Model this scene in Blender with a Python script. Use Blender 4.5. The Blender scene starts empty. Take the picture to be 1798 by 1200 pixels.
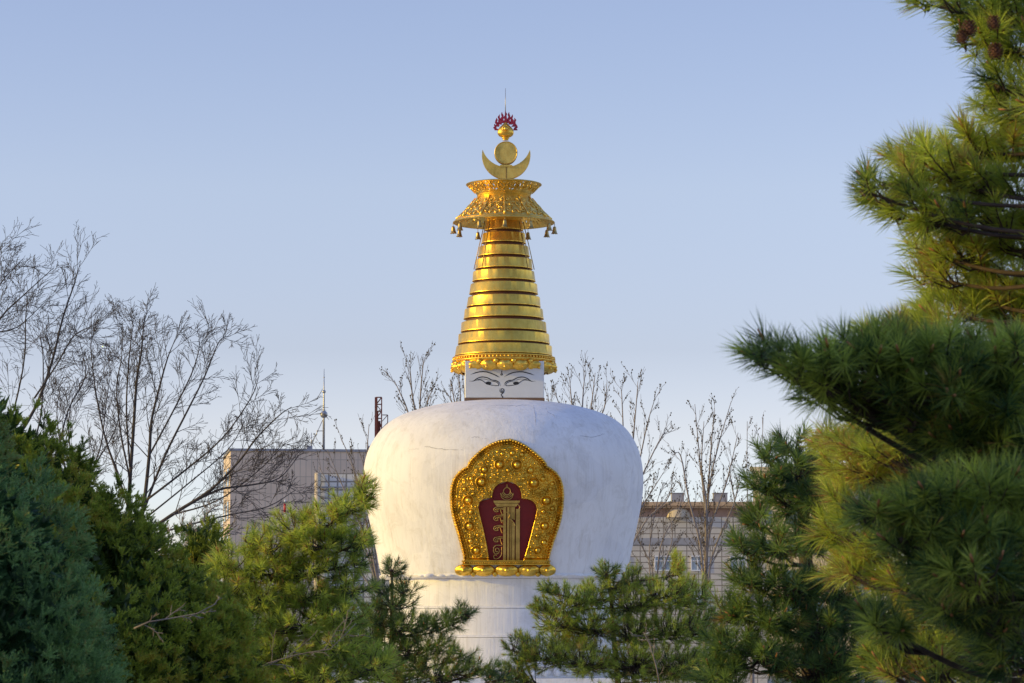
import bpy, math, random
import numpy as np
from mathutils import Vector, Matrix

SC = bpy.context.scene
COL = SC.collection
rng = np.random.default_rng(7)
random.seed(7)
PI = math.pi
R = math.radians

# ------------------------------------------------------------------ camera
F = 5100.0                      # focal length in photograph pixels (1798 wide)
TH = math.atan(475.0 / F)       # pitch above the horizon
CZ = 6.5                        # eye height above the ground
cam = bpy.data.cameras.new('camera')
cam_o = bpy.data.objects.new('camera', cam)
COL.objects.link(cam_o)
cam.sensor_width = 36.0
cam.lens = 36.0 * F / 1798.0
cam_o.location = (0, 0, CZ)
cam_o.rotation_euler = (PI / 2 + TH, 0, 0)
cam.clip_start = 0.5
cam.clip_end = 20000
cam.dof.use_dof = True
cam.dof.focus_distance = 70.0
cam.dof.aperture_fstop = 14.0
SC.camera = cam_o
CT, ST = math.cos(TH), math.sin(TH)


def P(px, py, Y):
    """point on the photograph's pixel ray at world depth Y"""
    cx = (px - 899.0) / F
    cy = (600.0 - py) / F
    dy = CT - ST * cy
    dz = ST + CT * cy
    return Vector((cx / dy * Y, Y, CZ + dz / dy * Y))


# ------------------------------------------------------------------ sky and sun
SUN_EL = R(12.0)
world = bpy.data.worlds.new('World')
SC.world = world
world.use_nodes = True
nt = world.node_tree
bg = nt.nodes['Background']
sky = nt.nodes.new('ShaderNodeTexSky')
sky.sky_type = 'NISHITA'
sky.sun_disc = False
sky.sun_elevation = SUN_EL
sky.sun_rotation = R(261)
sky.air_density = 1.0
sky.dust_density = 0.3
sky.ozone_density = 1.5
wb = nt.nodes.new('ShaderNodeMix')
wb.data_type = 'RGBA'
wb.blend_type = 'MULTIPLY'
wb.inputs[0].default_value = 1.0
nt.links.new(sky.outputs[0], wb.inputs[6])
wb.inputs[7].default_value = (2.13, 1.78, 2.09, 1)      # camera white balance
# pale horizon haze and an added blue boost overhead to fill the shade, by elevation only
tcw = nt.nodes.new('ShaderNodeTexCoord'); sepw = nt.nodes.new('ShaderNodeSeparateXYZ'); rmp = nt.nodes.new('ShaderNodeValToRGB')
nt.links.new(tcw.outputs['Generated'], sepw.inputs[0]); nt.links.new(sepw.outputs[2], rmp.inputs[0])
el_ = rmp.color_ramp.elements
stops = [(0.0, (.434, .55, .755)), (0.038, (.434, .55, .755)), (0.061, (.45, .49, .59)), (0.09, (.41, .43, .487)), (0.145, (.5, .5, .5)), (0.3, (.5, .5, .5)), (0.62, (.74, .79, .90)), (1.0, (.80, .86, 1.0))]
while len(el_) < len(stops): el_.new(0.5)
for i_, (p_, c_) in enumerate(stops):
    el_[i_].position = p_; el_[i_].color = (*c_, 1)
hz_ = nt.nodes.new('ShaderNodeMix'); hz_.data_type = 'RGBA'; hz_.blend_type = 'MULTIPLY'; hz_.inputs[0].default_value = 1.0
nt.links.new(wb.outputs[2], hz_.inputs[6]); nt.links.new(rmp.outputs[0], hz_.inputs[7])
nt.links.new(hz_.outputs[2], bg.inputs[0])
bg.inputs[1].default_value = 0.15

sun = bpy.data.lights.new('sun', 'SUN')
sun_o = bpy.data.objects.new('sun', sun)
COL.objects.link(sun_o)
sun.energy = 2.4
sun.angle = R(0.6)
sun.color = (1.0, 0.71, 0.08)
_az = R(-9.0)
SUN_DIR = Vector((-math.cos(SUN_EL) * math.cos(_az), math.cos(SUN_EL) * math.sin(_az), math.sin(SUN_EL)))
sun_o.rotation_euler = SUN_DIR.to_track_quat('Z', 'Y').to_euler()
sun_o.location = SUN_DIR * 60

SC.view_settings.view_transform = 'Standard'
SC.view_settings.look = 'None'
SC.view_settings.exposure = 0.43
SC.view_settings.gamma = 1.0
SC.render.engine = 'CYCLES'
SC.cycles.max_bounces = 6
SC.cycles.transparent_max_bounces = 4


# ------------------------------------------------------------------ object helpers
def tag(o, label=None, cat=None, group=None, kind=None):
    if label: o['label'] = label
    if cat: o['category'] = cat
    if group: o['group'] = group
    if kind: o['kind'] = kind
    return o


def empty(name, loc=(0, 0, 0), rz=0.0):
    o = bpy.data.objects.new(name, None)
    o.empty_display_size = 0.3
    COL.objects.link(o)
    o.location = loc
    o.rotation_euler = (0, 0, rz)
    return o


class G:
    """collects geometry and links it as one mesh object"""
    def __init__(s):
        s.v = []; s.f = []; s.n = 0

    def add(s, v, f):
        s.v.extend([tuple(p) for p in v])
        k = s.n
        s.f.extend([tuple(i + k for i in q) for q in f])
        s.n += len(v)

    def box(s, x0, x1, y0, y1, z0, z1):
        s.add([(x0, y0, z0), (x1, y0, z0), (x1, y1, z0), (x0, y1, z0), (x0, y0, z1), (x1, y0, z1), (x1, y1, z1), (x0, y1, z1)],
              [(0, 3, 2, 1), (4, 5, 6, 7), (0, 1, 5, 4), (1, 2, 6, 5), (2, 3, 7, 6), (3, 0, 4, 7)])

    def tube(s, pts, rad, n=6, cap=True):
        pts = np.array([tuple(p) for p in pts], float)
        k = len(pts)
        rad = np.full(k, rad, float) if np.isscalar(rad) else np.array(rad, float)
        t = np.gradient(pts, axis=0)
        t /= np.linalg.norm(t, axis=1)[:, None] + 1e-12
        m = t.mean(0)
        ref = np.array([0, 0, 1.0]) if abs(m[2]) < 0.8 * np.linalg.norm(m) + 1e-9 else np.array([1.0, 0.13, 0])
        a = np.cross(t, ref); a /= np.linalg.norm(a, axis=1)[:, None] + 1e-12
        b = np.cross(t, a)
        th = np.arange(n) * 2 * PI / n
        v = pts[:, None, :] + rad[:, None, None] * (a[:, None, :] * np.cos(th)[None, :, None] + b[:, None, :] * np.sin(th)[None, :, None])
        f = [(i * n + j, i * n + (j + 1) % n, (i + 1) * n + (j + 1) % n, (i + 1) * n + j) for i in range(k - 1) for j in range(n)]
        if cap:
            f.append(tuple(range(n))[::-1]); f.append(tuple((k - 1) * n + j for j in range(n)))
        s.add(v.reshape(-1, 3), f)

    def lathe(s, prof, seg=96, c=(0, 0, 0), sx=1, sy=1):
        k = len(prof)
        th = np.arange(seg) * 2 * PI / seg
        v = [(c[0] + r * math.cos(t) * sx, c[1] + r * math.sin(t) * sy, c[2] + z) for r, z in prof for t in th]
        f = [(i * seg + j, i * seg + (j + 1) % seg, (i + 1) * seg + (j + 1) % seg, (i + 1) * seg + j) for i in range(k - 1) for j in range(seg)]
        s.add(v, f)

    def ball(s, c, r, nu=10, nv=7, sc=(1, 1, 1)):
        prof = [(max(1e-4, r * math.sin(PI * i / nv)), -r * math.cos(PI * i / nv)) for i in range(nv + 1)]
        th = np.arange(nu) * 2 * PI / nu
        v = [(c[0] + q * math.cos(t) * sc[0], c[1] + q * math.sin(t) * sc[1], c[2] + z * sc[2]) for q, z in prof for t in th]
        f = [(i * nu + j, i * nu + (j + 1) % nu, (i + 1) * nu + (j + 1) % nu, (i + 1) * nu + j) for i in range(nv) for j in range(nu)]
        s.add(v, f)

    def build(s, name, mat, parent=None, smooth=True, mat2=None, nf=None):
        me = bpy.data.meshes.new(name)
        me.from_pydata(s.v, [], s.f)
        if mat2:
            me.polygons.foreach_set('material_index', [0] * nf + [1] * (len(s.f) - nf))
        if smooth is True:
            me.polygons.foreach_set('use_smooth', [True] * len(me.polygons))
        me.materials.append(mat)
        if mat2: me.materials.append(mat2)
        o = bpy.data.objects.new(name, me)
        COL.objects.link(o)
        if parent: o.parent = parent
        if smooth == 'auto':
            me.polygons.foreach_set('use_smooth', [True] * len(me.polygons))
            me.set_sharp_from_angle(angle=R(35))
        me.update()
        return o


def tri_mesh(name, V, T, mat, parent=None, tint=None):
    """bulk triangles: V (n,3), T (m,3), tint per vertex"""
    me = bpy.data.meshes.new(name)
    n, m = len(V), len(T)
    me.vertices.add(n); me.vertices.foreach_set('co', V.astype(np.float32).ravel())
    me.loops.add(m * 3); me.loops.foreach_set('vertex_index', T.astype(np.int32).ravel())
    me.polygons.add(m)
    me.polygons.foreach_set('loop_start', np.arange(0, m * 3, 3, dtype=np.int32))
    if tint is not None:
        a = me.attributes.new('tint', 'FLOAT', 'POINT')
        a.data.foreach_set('value', tint.astype(np.float32))
    me.materials.append(mat)
    me.update(calc_edges=True)
    o = bpy.data.objects.new(name, me)
    COL.objects.link(o)
    if parent: o.parent = parent
    return o


# ------------------------------------------------------------------ materials
class M:
    def __init__(s, name):
        s.m = bpy.data.materials.new(name)
        s.m.use_nodes = True
        s.nt = s.m.node_tree
        s.b = s.nt.nodes['Principled BSDF']

    def node(s, t, **kw):
        n = s.nt.nodes.new(t)
        for k, v in kw.items(): setattr(n, k, v)
        return n

    def link(s, a, b): s.nt.links.new(a, b)

    def coord(s, kind='Object', scale=(1, 1, 1)):
        t = s.node('ShaderNodeTexCoord'); mp = s.node('ShaderNodeMapping')
        s.link(t.outputs[kind], mp.inputs[0]); mp.inputs['Scale'].default_value = scale
        return mp.outputs[0]

    def noise(s, vec, scale, detail=4, rough=0.55, dist=0):
        n = s.node('ShaderNodeTexNoise')
        if vec: s.link(vec, n.inputs['Vector'])
        n.inputs['Scale'].default_value = scale; n.inputs['Detail'].default_value = detail
        n.inputs['Roughness'].default_value = rough; n.inputs['Distortion'].default_value = dist
        return n.outputs['Fac']

    def ramp(s, fac, stops):
        r = s.node('ShaderNodeValToRGB')
        s.link(fac, r.inputs[0])
        e = r.color_ramp.elements
        while len(e) < len(stops): e.new(0.5)
        for i, (p, c) in enumerate(stops):
            e[i].position = p; e[i].color = (c[0], c[1], c[2], 1) if not np.isscalar(c) else (c, c, c, 1)
        return r.outputs[0]

    def mix(s, fac, a, b, mode='MIX'):
        n = s.node('ShaderNodeMix', data_type='RGBA', blend_type=mode)
        if np.isscalar(fac): n.inputs[0].default_value = fac
        else: s.link(fac, n.inputs[0])
        for x, i in ((a, 6), (b, 7)):
            if isinstance(x, (tuple, list)): n.inputs[i].default_value = (*x[:3], 1)
            else: s.link(x, n.inputs[i])
        return n.outputs[2]

    def bump(s, h, strength, dist=0.02):
        n = s.node('ShaderNodeBump'); n.inputs['Strength'].default_value = strength; n.inputs['Distance'].default_value = dist
        s.link(h, n.inputs['Height']); s.link(n.outputs[0], s.b.inputs['Normal'])
        return n

    def set(s, **kw):
        for k, v in kw.items():
            s.b.inputs[k].default_value = (*v, 1) if isinstance(v, (tuple, list)) else v
        return s


def plain(name, c, rough=0.7, metal=0.0, var=0.15, scale=3.0):
    m = M(name); m.set(Roughness=rough, Metallic=metal)
    v = m.noise(m.coord(), scale, 5, 0.6)
    lo = tuple(x * (1 - var) for x in c); hi = tuple(min(1, x * (1 + var)) for x in c)
    m.link(m.ramp(v, [(0.3, lo), (0.7, hi)]), m.b.inputs['Base Color'])
    return m.m


def plaster():
    m = M('lime plaster'); m.set(Roughness=0.85)
    big = m.noise(m.coord(), 0.35, 5, 0.6, 0.6)
    st = m.noise(m.coord(scale=(3.2, 3.2, 0.16)), 2.2, 6, 0.7)
    c = m.ramp(big, [(0.3, (0.75, 0.725, 0.67)), (0.5, (0.81, 0.785, 0.725)), (0.72, (0.85, 0.825, 0.77))])
    s = m.ramp(st, [(0.33, (0.80, 0.80, 0.80)), (0.5, (1, 1, 1))])
    c = m.mix(0.32, c, s, 'MULTIPLY')
    blot = m.ramp(m.noise(m.coord(), 1.3, 8, 0.7, 1.0), [(0.52, (1, 1, 1)), (0.60, (0.9, 0.89, 0.87)), (0.66, (0.97, 0.96, 0.95))])
    c = m.mix(0.8, c, blot, 'MULTIPLY')
    # rain streaks and newer limewash patches
    rs_ = m.ramp(m.noise(m.coord(scale=(1.6, 1.6, 0.05)), 3.0, 5, 0.75), [(0.36, (0.86, 0.84, 0.80)), (0.47, (1, 1, 1))])
    c = m.mix(0.7, c, rs_, 'MULTIPLY')
    pt = m.ramp(m.noise(m.coord(scale=(1, 1, 0.7)), 0.55, 2, 0.4, 0.8), [(0.545, (1, 1, 1)), (0.56, (0.93, 0.935, 0.95))])
    c = m.mix(0.8, c, pt, 'MULTIPLY')
    m.link(c, m.b.inputs['Base Color'])
    h = m.mix(0.5, st, m.noise(m.coord(scale=(1, 1, 0.6)), 2.5, 8, 0.7))
    m.bump(h, 0.4, 0.09)
    return m.m


def gold(name, base=(1.0, 0.62, 0.10), rough=0.36, dirt=0.22, bump=0.2, bscale=6.0):
    m = M(name); m.set(Metallic=1.0)
    n1 = m.noise(m.coord(), 2.6, 6, 0.65)
    n2 = m.noise(m.coord(scale=(1, 1, 0.3)), 7.0, 5, 0.7)
    dk = tuple(x * (1 - dirt) for x in base)
    c = m.ramp(n1, [(0.3, dk), (0.55, base), (0.75, tuple(min(1, x * 1.08) for x in base))])
    c = m.mix(0.35, c, m.ramp(n2, [(0.35, (0.62, 0.55, 0.42)), (0.6, (1, 1, 1))]), 'MULTIPLY')
    m.link(c, m.b.inputs['Base Color'])
    m.link(m.ramp(n2, [(0.3, rough + 0.14), (0.7, rough - 0.06)]), m.b.inputs['Roughness'])
    m.bump(m.noise(m.coord(), bscale, 5, 0.6), bump, 0.03)
    return m.m


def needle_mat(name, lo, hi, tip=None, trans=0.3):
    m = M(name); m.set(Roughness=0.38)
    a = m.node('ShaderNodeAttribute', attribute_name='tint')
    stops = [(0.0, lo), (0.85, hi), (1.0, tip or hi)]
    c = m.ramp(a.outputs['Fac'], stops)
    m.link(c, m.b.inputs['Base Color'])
    m.b.inputs['Specular IOR Level'].default_value = 0.55
    t = m.node('ShaderNodeBsdfTranslucent'); mx = m.node('ShaderNodeMixShader')
    m.link(c, t.inputs[0]); mx.inputs[0].default_value = trans
    out = m.nt.nodes['Material Output']
    m.link(m.b.outputs[0], mx.inputs[1]); m.link(t.outputs[0], mx.inputs[2]); m.link(mx.outputs[0], out.inputs[0])
    return m.m


def tiled(name, c1, c2, mortar, bw, bh, msize=0.03, off=0.0, squash=1.0, rough=0.6, coordrot=(PI / 2, 0, 0)):
    m = M(name); m.set(Roughness=rough)
    t = m.node('ShaderNodeTexCoord')
    sep = m.node('ShaderNodeSeparateXYZ'); cmb = m.node('ShaderNodeCombineXYZ')
    m.link(t.outputs['Object'], sep.inputs[0])
    add = m.node('ShaderNodeMath', operation='ADD')
    m.link(sep.outputs[0], add.inputs[0]); m.link(sep.outputs[1], add.inputs[1])
    m.link(add.outputs[0], cmb.inputs[0]); m.link(sep.outputs[2], cmb.inputs[1])
    b = m.node('ShaderNodeTexBrick'); b.offset = off; b.squash = squash
    m.link(cmb.outputs[0], b.inputs['Vector'])
    b.inputs['Scale'].default_value = 1.0
    b.inputs['Brick Width'].default_value = bw; b.inputs['Row Height'].default_value = bh
    b.inputs['Mortar Size'].default_value = msize; b.inputs['Mortar Smooth'].default_value = 0.1
    b.inputs['Color1'].default_value = (*c1, 1); b.inputs['Color2'].default_value = (*c2, 1); b.inputs['Mortar'].default_value = (*mortar, 1)
    n = m.noise(m.coord(), 0.35, 5, 0.6)
    c = m.mix(0.6, b.outputs['Color'], m.ramp(n, [(0.3, 0.78), (0.7, 1.0)]), 'MULTIPLY')
    m.link(c, m.b.inputs['Base Color'])
    return m.m


MAT = dict(
    plaster=plaster(),
    gold=gold('gilded copper'),
    gold_open=gold('gilded openwork', (0.98, 0.67, 0.15), 0.36, 0.3, 0.2, 7),
    gold_flat=gold('weathered gilt sheet', (0.86, 0.60, 0.15), 0.46, 0.35, 0.15, 4),
    gold_relief=gold('repousse gilt relief', (0.92, 0.58, 0.08), 0.30, 0.55, 0.06, 8),
    gold_dull=gold('dull brass', (0.50, 0.36, 0.13), 0.42, 0.35, 0.2, 10),
    recess=plain('red brown recess', (0.13, 0.05, 0.02), 0.6, 0.3),
    crack=plain('crack shadow dirt', (0.28, 0.26, 0.25), 0.95),
    red=plain('dark red lacquer', (0.17, 0.006, 0.004), 0.75, 0, 0.12),
    flame=plain('crimson enamel', (0.32, 0.015, 0.04), 0.4, 0.2),
    harmika=plain('pale grey painted panel', (0.68, 0.68, 0.64), 0.6, 0, 0.05, 1.5),
    ink=plain('black paint', (0.012, 0.012, 0.014), 0.6),
    wood=plain('brown painted wood', (0.18, 0.10, 0.05), 0.7),
    steel=plain('galvanised steel', (0.42, 0.41, 0.38), 0.4, 0.7),
    curtain=plain('curtained window pane', (0.34, 0.40, 0.42), 0.15, 0, 0.35, 1.2),
    rust=plain('rust red steel', (0.17, 0.045, 0.035), 0.7, 0.2),
    bark=plain('pine bark', (0.055, 0.036, 0.026), 0.9, 0, 0.45, 14),
    twig=plain('bare twig bark', (0.062, 0.050, 0.043), 0.85, 0, 0.3, 8),
    palebark=plain('pale poplar bark', (0.24, 0.20, 0.165), 0.85, 0, 0.35, 5),
    poptwig=plain('poplar twig bark', (0.13, 0.10, 0.075), 0.85, 0, 0.3, 8),
    bud=plain('brown buds', (0.085, 0.065, 0.03), 0.8, 0, 0.4, 6),
    candle=plain('orange brown pine bud', (0.38, 0.16, 0.06), 0.7, 0, 0.3, 30),
    cone=plain('pine cone scales', (0.13, 0.055, 0.03), 0.8, 0, 0.5, 40),
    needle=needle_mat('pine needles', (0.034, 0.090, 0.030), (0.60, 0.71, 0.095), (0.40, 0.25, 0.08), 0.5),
    needle_dk=needle_mat('deep green needles', (0.030, 0.080, 0.034), (0.26, 0.38, 0.07), (0.30, 0.20, 0.06), 0.45),
    juniper=needle_mat('blue green scale leaves', (0.038, 0.10, 0.036), (0.34, 0.56, 0.18), (0.34, 0.28, 0.08), 0.45),
    juniper_olive=needle_mat('olive scale leaves', (0.055, 0.100, 0.018), (0.52, 0.60, 0.07), (0.50, 0.33, 0.05), 0.5),
    tower=tiled('grey wall tiles', (0.76, 0.60, 0.44), (0.71, 0.56, 0.41), (0.52, 0.42, 0.31), 0.52, 1.55, 0.035),
    annex=tiled('white glazed panels', (0.74, 0.72, 0.66), (0.66, 0.65, 0.60), (0.27, 0.25, 0.22), 0.62, 0.58, 0.06),
    hall=tiled('stone cladding', (0.66, 0.61, 0.51), (0.58, 0.53, 0.45), (0.27, 0.23, 0.18), 0.68, 0.335, 0.03, 0.0),
    cornice=plain('ochre cornice', (0.55, 0.38, 0.22), 0.8),
    brownband=plain('brown rendered band', (0.36, 0.23, 0.16), 0.85),
    cream=plain('cream render', (0.62, 0.52, 0.36), 0.85, 0, 0.2, 0.6),
    white=plain('white painted metal', (0.75, 0.75, 0.74), 0.5, 0, 0.06),
    concrete=plain('grey concrete', (0.33, 0.33, 0.34), 0.85),
    redpaint=plain('red paint', (0.45, 0.03, 0.03), 0.5),
    roof=plain('grey roof tiles', (0.12, 0.12, 0.125), 0.8),
)
m_ = M('window glass'); m_.set(Roughness=0.08, **{'Base Color': (0.10, 0.16, 0.20)}); MAT['glass'] = m_.m
m_ = M('park ground'); m_.set(Roughness=0.95)
_n = m_.noise(m_.coord(), 0.08, 8, 0.65)
m_.link(m_.ramp(_n, [(0.3, (0.13, 0.13, 0.06)), (0.5, (0.32, 0.28, 0.20)), (0.75, (0.42, 0.37, 0.28))]), m_.b.inputs['Base Color'])
MAT['ground'] = m_.m
m_ = M('paving slabs'); m_.set(Roughness=0.85)
MAT['paving'] = tiled('paving slabs', (0.64, 0.61, 0.56), (0.58, 0.55, 0.50), (0.3, 0.28, 0.25), 0.8, 0.8, 0.012)

# ------------------------------------------------------------------ ground
g = G(); S_ = 6000
g.add([(-S_, -S_, 0), (S_, -S_, 0), (S_, S_, 0), (-S_, S_, 0)], [(0, 1, 2, 3)])
tag(g.build('ground', MAT['ground'], smooth=False), kind='structure')
g = G(); g.box(-45, 45, 62, 140, -0.3, 0.12)
tag(g.build('pavement', MAT['paving'], smooth=False), kind='structure')

# ------------------------------------------------------------------ the white stupa
SY = 104.0
SX = P(884.5, 1075, SY).x
ROT = R(1.4)
stupa = empty('stupa', (SX, SY, 0), ROT)
tag(stupa, 'tall white stupa with gilded ringed spire, painted eyes and a gold medallion', 'stupa')
mS = SY / F


def Z(py, Y=SY):
    return P(885, py, Y).z


def rr(px): return px * mS


# dome: a bulging bowl, wider at the shoulder than at the foot
dome_px = [(213, 1012), (216, 1004), (220, 985), (227, 950), (234, 920), (240, 893), (244, 865), (245.5, 840), (243.5, 815), (238, 793), (229, 774),
           (216, 756), (199, 741), (178, 729.5), (152, 720.5), (125, 714), (98, 709.5), (75, 707), (60, 706)]


def catmull(pts, k=6, closed=False):
    pts = [np.array(p, float) for p in pts]
    n = len(pts); out = []
    rngi = range(n) if closed else range(n - 1)
    for i in rngi:
        p1, p2 = pts[i], pts[(i + 1) % n]
        p0 = pts[i - 1] if (i > 0 or closed) else 2 * p1 - p2
        p3 = pts[(i + 2) % n] if (i + 2 < n or closed) else 2 * p2 - p1
        for j in range(k):
            t = j / k
            out.append(0.5 * ((2 * p1) + (-p0 + p2) * t + (2 * p0 - 5 * p1 + 4 * p2 - p3) * t * t + (-p0 + 3 * p1 - 3 * p2 + p3) * t ** 3))
    if not closed: out.append(pts[-1])
    return out


prof = [(rr(a), Z(b)) for a, b in catmull(dome_px, 4)]
# nearly flat crown
zt = prof[-1][1]
prof += [(rr(30), zt + 0.03), (0.001, zt + 0.05)]
PR = np.array([p[0] for p in prof]); PZ = np.array([p[1] for p in prof])


def dome_R(z): return float(np.interp(z, PZ, PR))


g = G(); seg = 256; th = np.arange(seg) * 2 * PI / seg
v = []
for r_, z_ in prof:
    for t in th:
        w = 1 + 0.0022 * math.sin(3 * t + z_) + 0.0016 * math.sin(7 * t - 1.7 * z_) + 0.0010 * math.sin(13 * t + 3.1 * z_)
        v.append((r_ * w * math.cos(t), r_ * w * math.sin(t), z_))
f = [(i * seg + j, i * seg + (j + 1) % seg, (i + 1) * seg + (j + 1) % seg, (i + 1) * seg + j) for i in range(len(prof) - 1) for j in range(seg)]
g.add(v, f)
dome = g.build('dome', MAT['plaster'], stupa)

# worn carved edge beneath the dome
g = G()
zb, zb2 = Z(1010), Z(1018)
nb = 96
for k in range(nb):
    a = k * 2 * PI / nb + random.uniform(-.01, .01)
    rad = rr(213) + random.uniform(-0.03, 0.02)
    h = random.uniform(0.0, .75)
    if h < .25: continue
    g.ball((rad * math.cos(a), rad * math.sin(a), zb - 0.07), 0.105 * (0.7 + 0.5 * h), 8, 6, (1.5 * abs(math.sin(a)) + .8, 1.5 * abs(math.cos(a)) + .8, 0.7 * h + .25))
g.lathe([(rr(190), zb + 0.01), (rr(214), zb + 0.01), (rr(216), zb - 0.05), (rr(210), zb - 0.12), (rr(207), zb2), (rr(190), zb2)], 128)
g.build('carved_edge', MAT['plaster'], stupa)

def dome_front(px, py):
    # where the pixel's ray meets the dome, in stupa space
    q = None
    for Y_ in np.arange(SY - 5.2, SY, .02):
        p = Matrix.Translation((-SX, -SY, 0)) @ P(px, py, Y_)
        if p.x ** 2 + p.y ** 2 < dome_R(p.z) ** 2: q = p; break
    return q


for pts in ([(717, 789.5), (735, 788), (749, 785), (775, 789), (812, 790.6), (818, 794)], [(811, 771), (830, 768), (843, 769), (855, 771.5)], [(780, 738), (790, 736.5), (801, 737)], [(936, 713), (940, 732), (939, 749), (924, 758), (913, 771)],
            [(958, 716), (962, 724), (973, 730), (976, 745), (981, 762)], [(1062, 762), (1040, 768), (1010, 765), (1000, 771)], [(845, 716), (870, 712), (900, 713), (930, 711)], [(858, 940), (857, 965), (860, 1000)]):
    pts = catmull(pts, 5); rc = np.random.default_rng(int(pts[0][0]))
    g = G(); P3 = []
    for p_ in pts:
        q_ = dome_front(p_[0] + rc.normal(0, .5), p_[1] + rc.normal(0, .5))
        if q_: P3.append((q_.x, q_.y - .004, q_.z))
    if len(P3) > 3:
        k_ = len(P3); g.tube(P3, np.interp(np.linspace(0, 1, k_), [0, .5, 1], [.003, .010, .003]), 4)
        g.v = [tuple(Matrix.Rotation(-ROT, 3, 'Z') @ Vector(v_)) for v_ in g.v]
        g.build('crack', MAT['crack'], dome, False)

# stacked drum tiers
for a, b, r0, r1 in ((1018, 1068.5, 200, 201), (1069, 1117.5, 207, 208), (1118, 1166, 214, 215)):
    g = G()
    g.lathe([(rr(150), Z(a)), (rr(r0 - 1), Z(a)), (rr(r0), Z(a + 1.0)), (rr(r0), Z(b - 4)), (rr(r1 + 5), Z(b - 3)), (rr(r1 + 6), Z(b - .4)), (rr(r1 + 5), Z(b)), (rr(150), Z(b))], 160)
    g.build('drum_tier', MAT['plaster'], stupa, 'auto')
# lotus band
g = G(); z0, z1 = Z(1166.2), Z(1186)
g.lathe([(rr(150), z0), (rr(219), z0), (rr(221), z0 - .08), (rr(215), z0 - .14), (rr(219), z1 + .06), (rr(226), z1), (rr(150), z1)], 160)
for k in range(64):
    a = k * 2 * PI / 64
    for q, (dx, s) in enumerate(((0, .13), (.035, .07))):
        g.ball((rr(220) * math.cos(a + dx), rr(220) * math.sin(a + dx), (z0 + z1) / 2 - .02), s, 8, 6, (1, 1, 1.1))
        pts = [((rr(224)) * math.cos(a + .03 * math.cos(u)), (rr(224)) * math.sin(a + .03 * math.cos(u)), (z0 + z1) / 2 + .13 * math.sin(u)) for u in np.linspace(0.4, 5.6, 9)]
    g.tube(pts, .022, 5)
g.build('lotus_band', MAT['plaster'], stupa)
# square stepped pedestal down to the ground
g = G(); zc = Z(1186.4)
for s_, za, zb_ in ((5.15, zc, zc - .35), (4.85, zc - .352, zc - 1.4), (5.3, zc - 1.402, zc - 1.75), (6.2, zc - 1.752, 0.6), (7.4, 0.598, 0.12)):
    if za <= zb_: continue
    g.box(-s_, s_, -s_, s_, zb_, za)
g.build('pedestal', MAT['plaster'], stupa, False)

# harmika box with the painted eyes
HB = rr(68.5)
YB = SY - HB
g = G()
zt_, zb_ = Z(640), Z(704)
g.box(-HB, HB, -HB, HB, zb_, zt_)
box = g.build('harmika', MAT['harmika'], stupa, False)
mod = box.modifiers.new('bevel', 'BEVEL'); mod.width = 0.02; mod.segments = 2
g = G(); g.box(-HB - .02, HB + .02, -HB - .02, HB + .02, zb_ - .10, zb_ - 0.004)
g.build('base_board', MAT['wood'], stupa, False)
INV = Matrix.Translation((SX, SY, 0)) @ Matrix.Rotation(ROT, 4, 'Z')
INV = INV.inverted()


def loc(px, py, Y): return INV @ P(px, py, Y)


def ribbon(g, pts, w, yoff, taper=True):
    pts = np.array(pts, float); k = len(pts)
    t = np.gradient(pts, axis=0); t /= np.linalg.norm(t, axis=1)[:, None] + 1e-9
    n = np.stack([-t[:, 1], t[:, 0]], 1)
    u = np.linspace(0, 1, k)
    ww = w * (np.clip(np.minimum(u, 1 - u) * 6, .25, 1) if taper else np.ones(k))
    a = pts + n * ww[:, None] / 2; b = pts - n * ww[:, None] / 2
    v = [(p[0], yoff, p[1]) for p in a] + [(p[0], yoff, p[1]) for p in b]
    g.add(v, [(i, i + 1, k + i + 1, k + i) for i in range(k - 1)])


def c2(zx, zy):    # crop coordinates on the harmika face -> local x,z
    p = loc(770 + zx / 4.0, 420 + zy / 4.0, YB)
    return (p.x, p.z)


g = G(); q = 5.6 / 4 * YB / F
ym = -HB - 0.004


def stroke(pts, w=1.0, mir=False):
    if mir: pts = [(895 - x, y) for x, y in pts]
    ribbon(g, catmull([c2(*p) for p in pts], 6), q * w, ym)


stroke([(225, 953), (260, 940), (300, 932), (340, 935), (380, 948), (410, 962), (428, 972)], 1.3)
stroke([(462, 968), (500, 947), (540, 935), (590, 933), (640, 945), (674, 956)], 1.3)
for mir in (False, True):
    stroke([(214, 998), (245, 998), (268, 982), (300, 970), (340, 974), (372, 990), (402, 995), (425, 1008), (436, 1034)], 1.25, mir)
    stroke([(240, 1000), (262, 994), (290, 990), (312, 998), (330, 1012), (350, 1022), (385, 1028), (421, 1030), (416, 1012), (395, 1002), (372, 999), (345, 988)], .85, mir)
    stroke([(262, 990), (300, 984), (330, 985), (352, 994)], .6, mir)
    cx = 350 if not mir else 545
    pts = [c2(cx + 22 * math.cos(a), 1011 + 13 * math.sin(a) + (3 if math.sin(a) < 0 else 0)) for a in np.linspace(0, 2 * PI, 24, endpoint=False)]
    g.add([(x, ym, z) for x, z in pts], [tuple(range(24))[::-1]])
sp = [(447 + (3 + 16 * u) * math.cos(-1.2 + u * 11.5), 1063 + (3 + 16 * u) * math.sin(-1.2 + u * 11.5)) for u in np.linspace(0, 1, 26)]
stroke(sp, 1.1)
stroke([(462, 1076), (450, 1084), (441, 1092), (443, 1101), (450, 1107), (450, 1114), (446, 1122)], 1.1)
sp = [(443 + (1 + 9 * u) * math.cos(1 + u * 9), 949 + (1 + 9 * u) * math.sin(1 + u * 9)) for u in np.linspace(0, 1, 16)]
stroke(sp, .9)
stroke([(443, 940), (444, 932), (443, 925)], 1.2)
g.build('painted_eyes', MAT['ink'], box, False)

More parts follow.
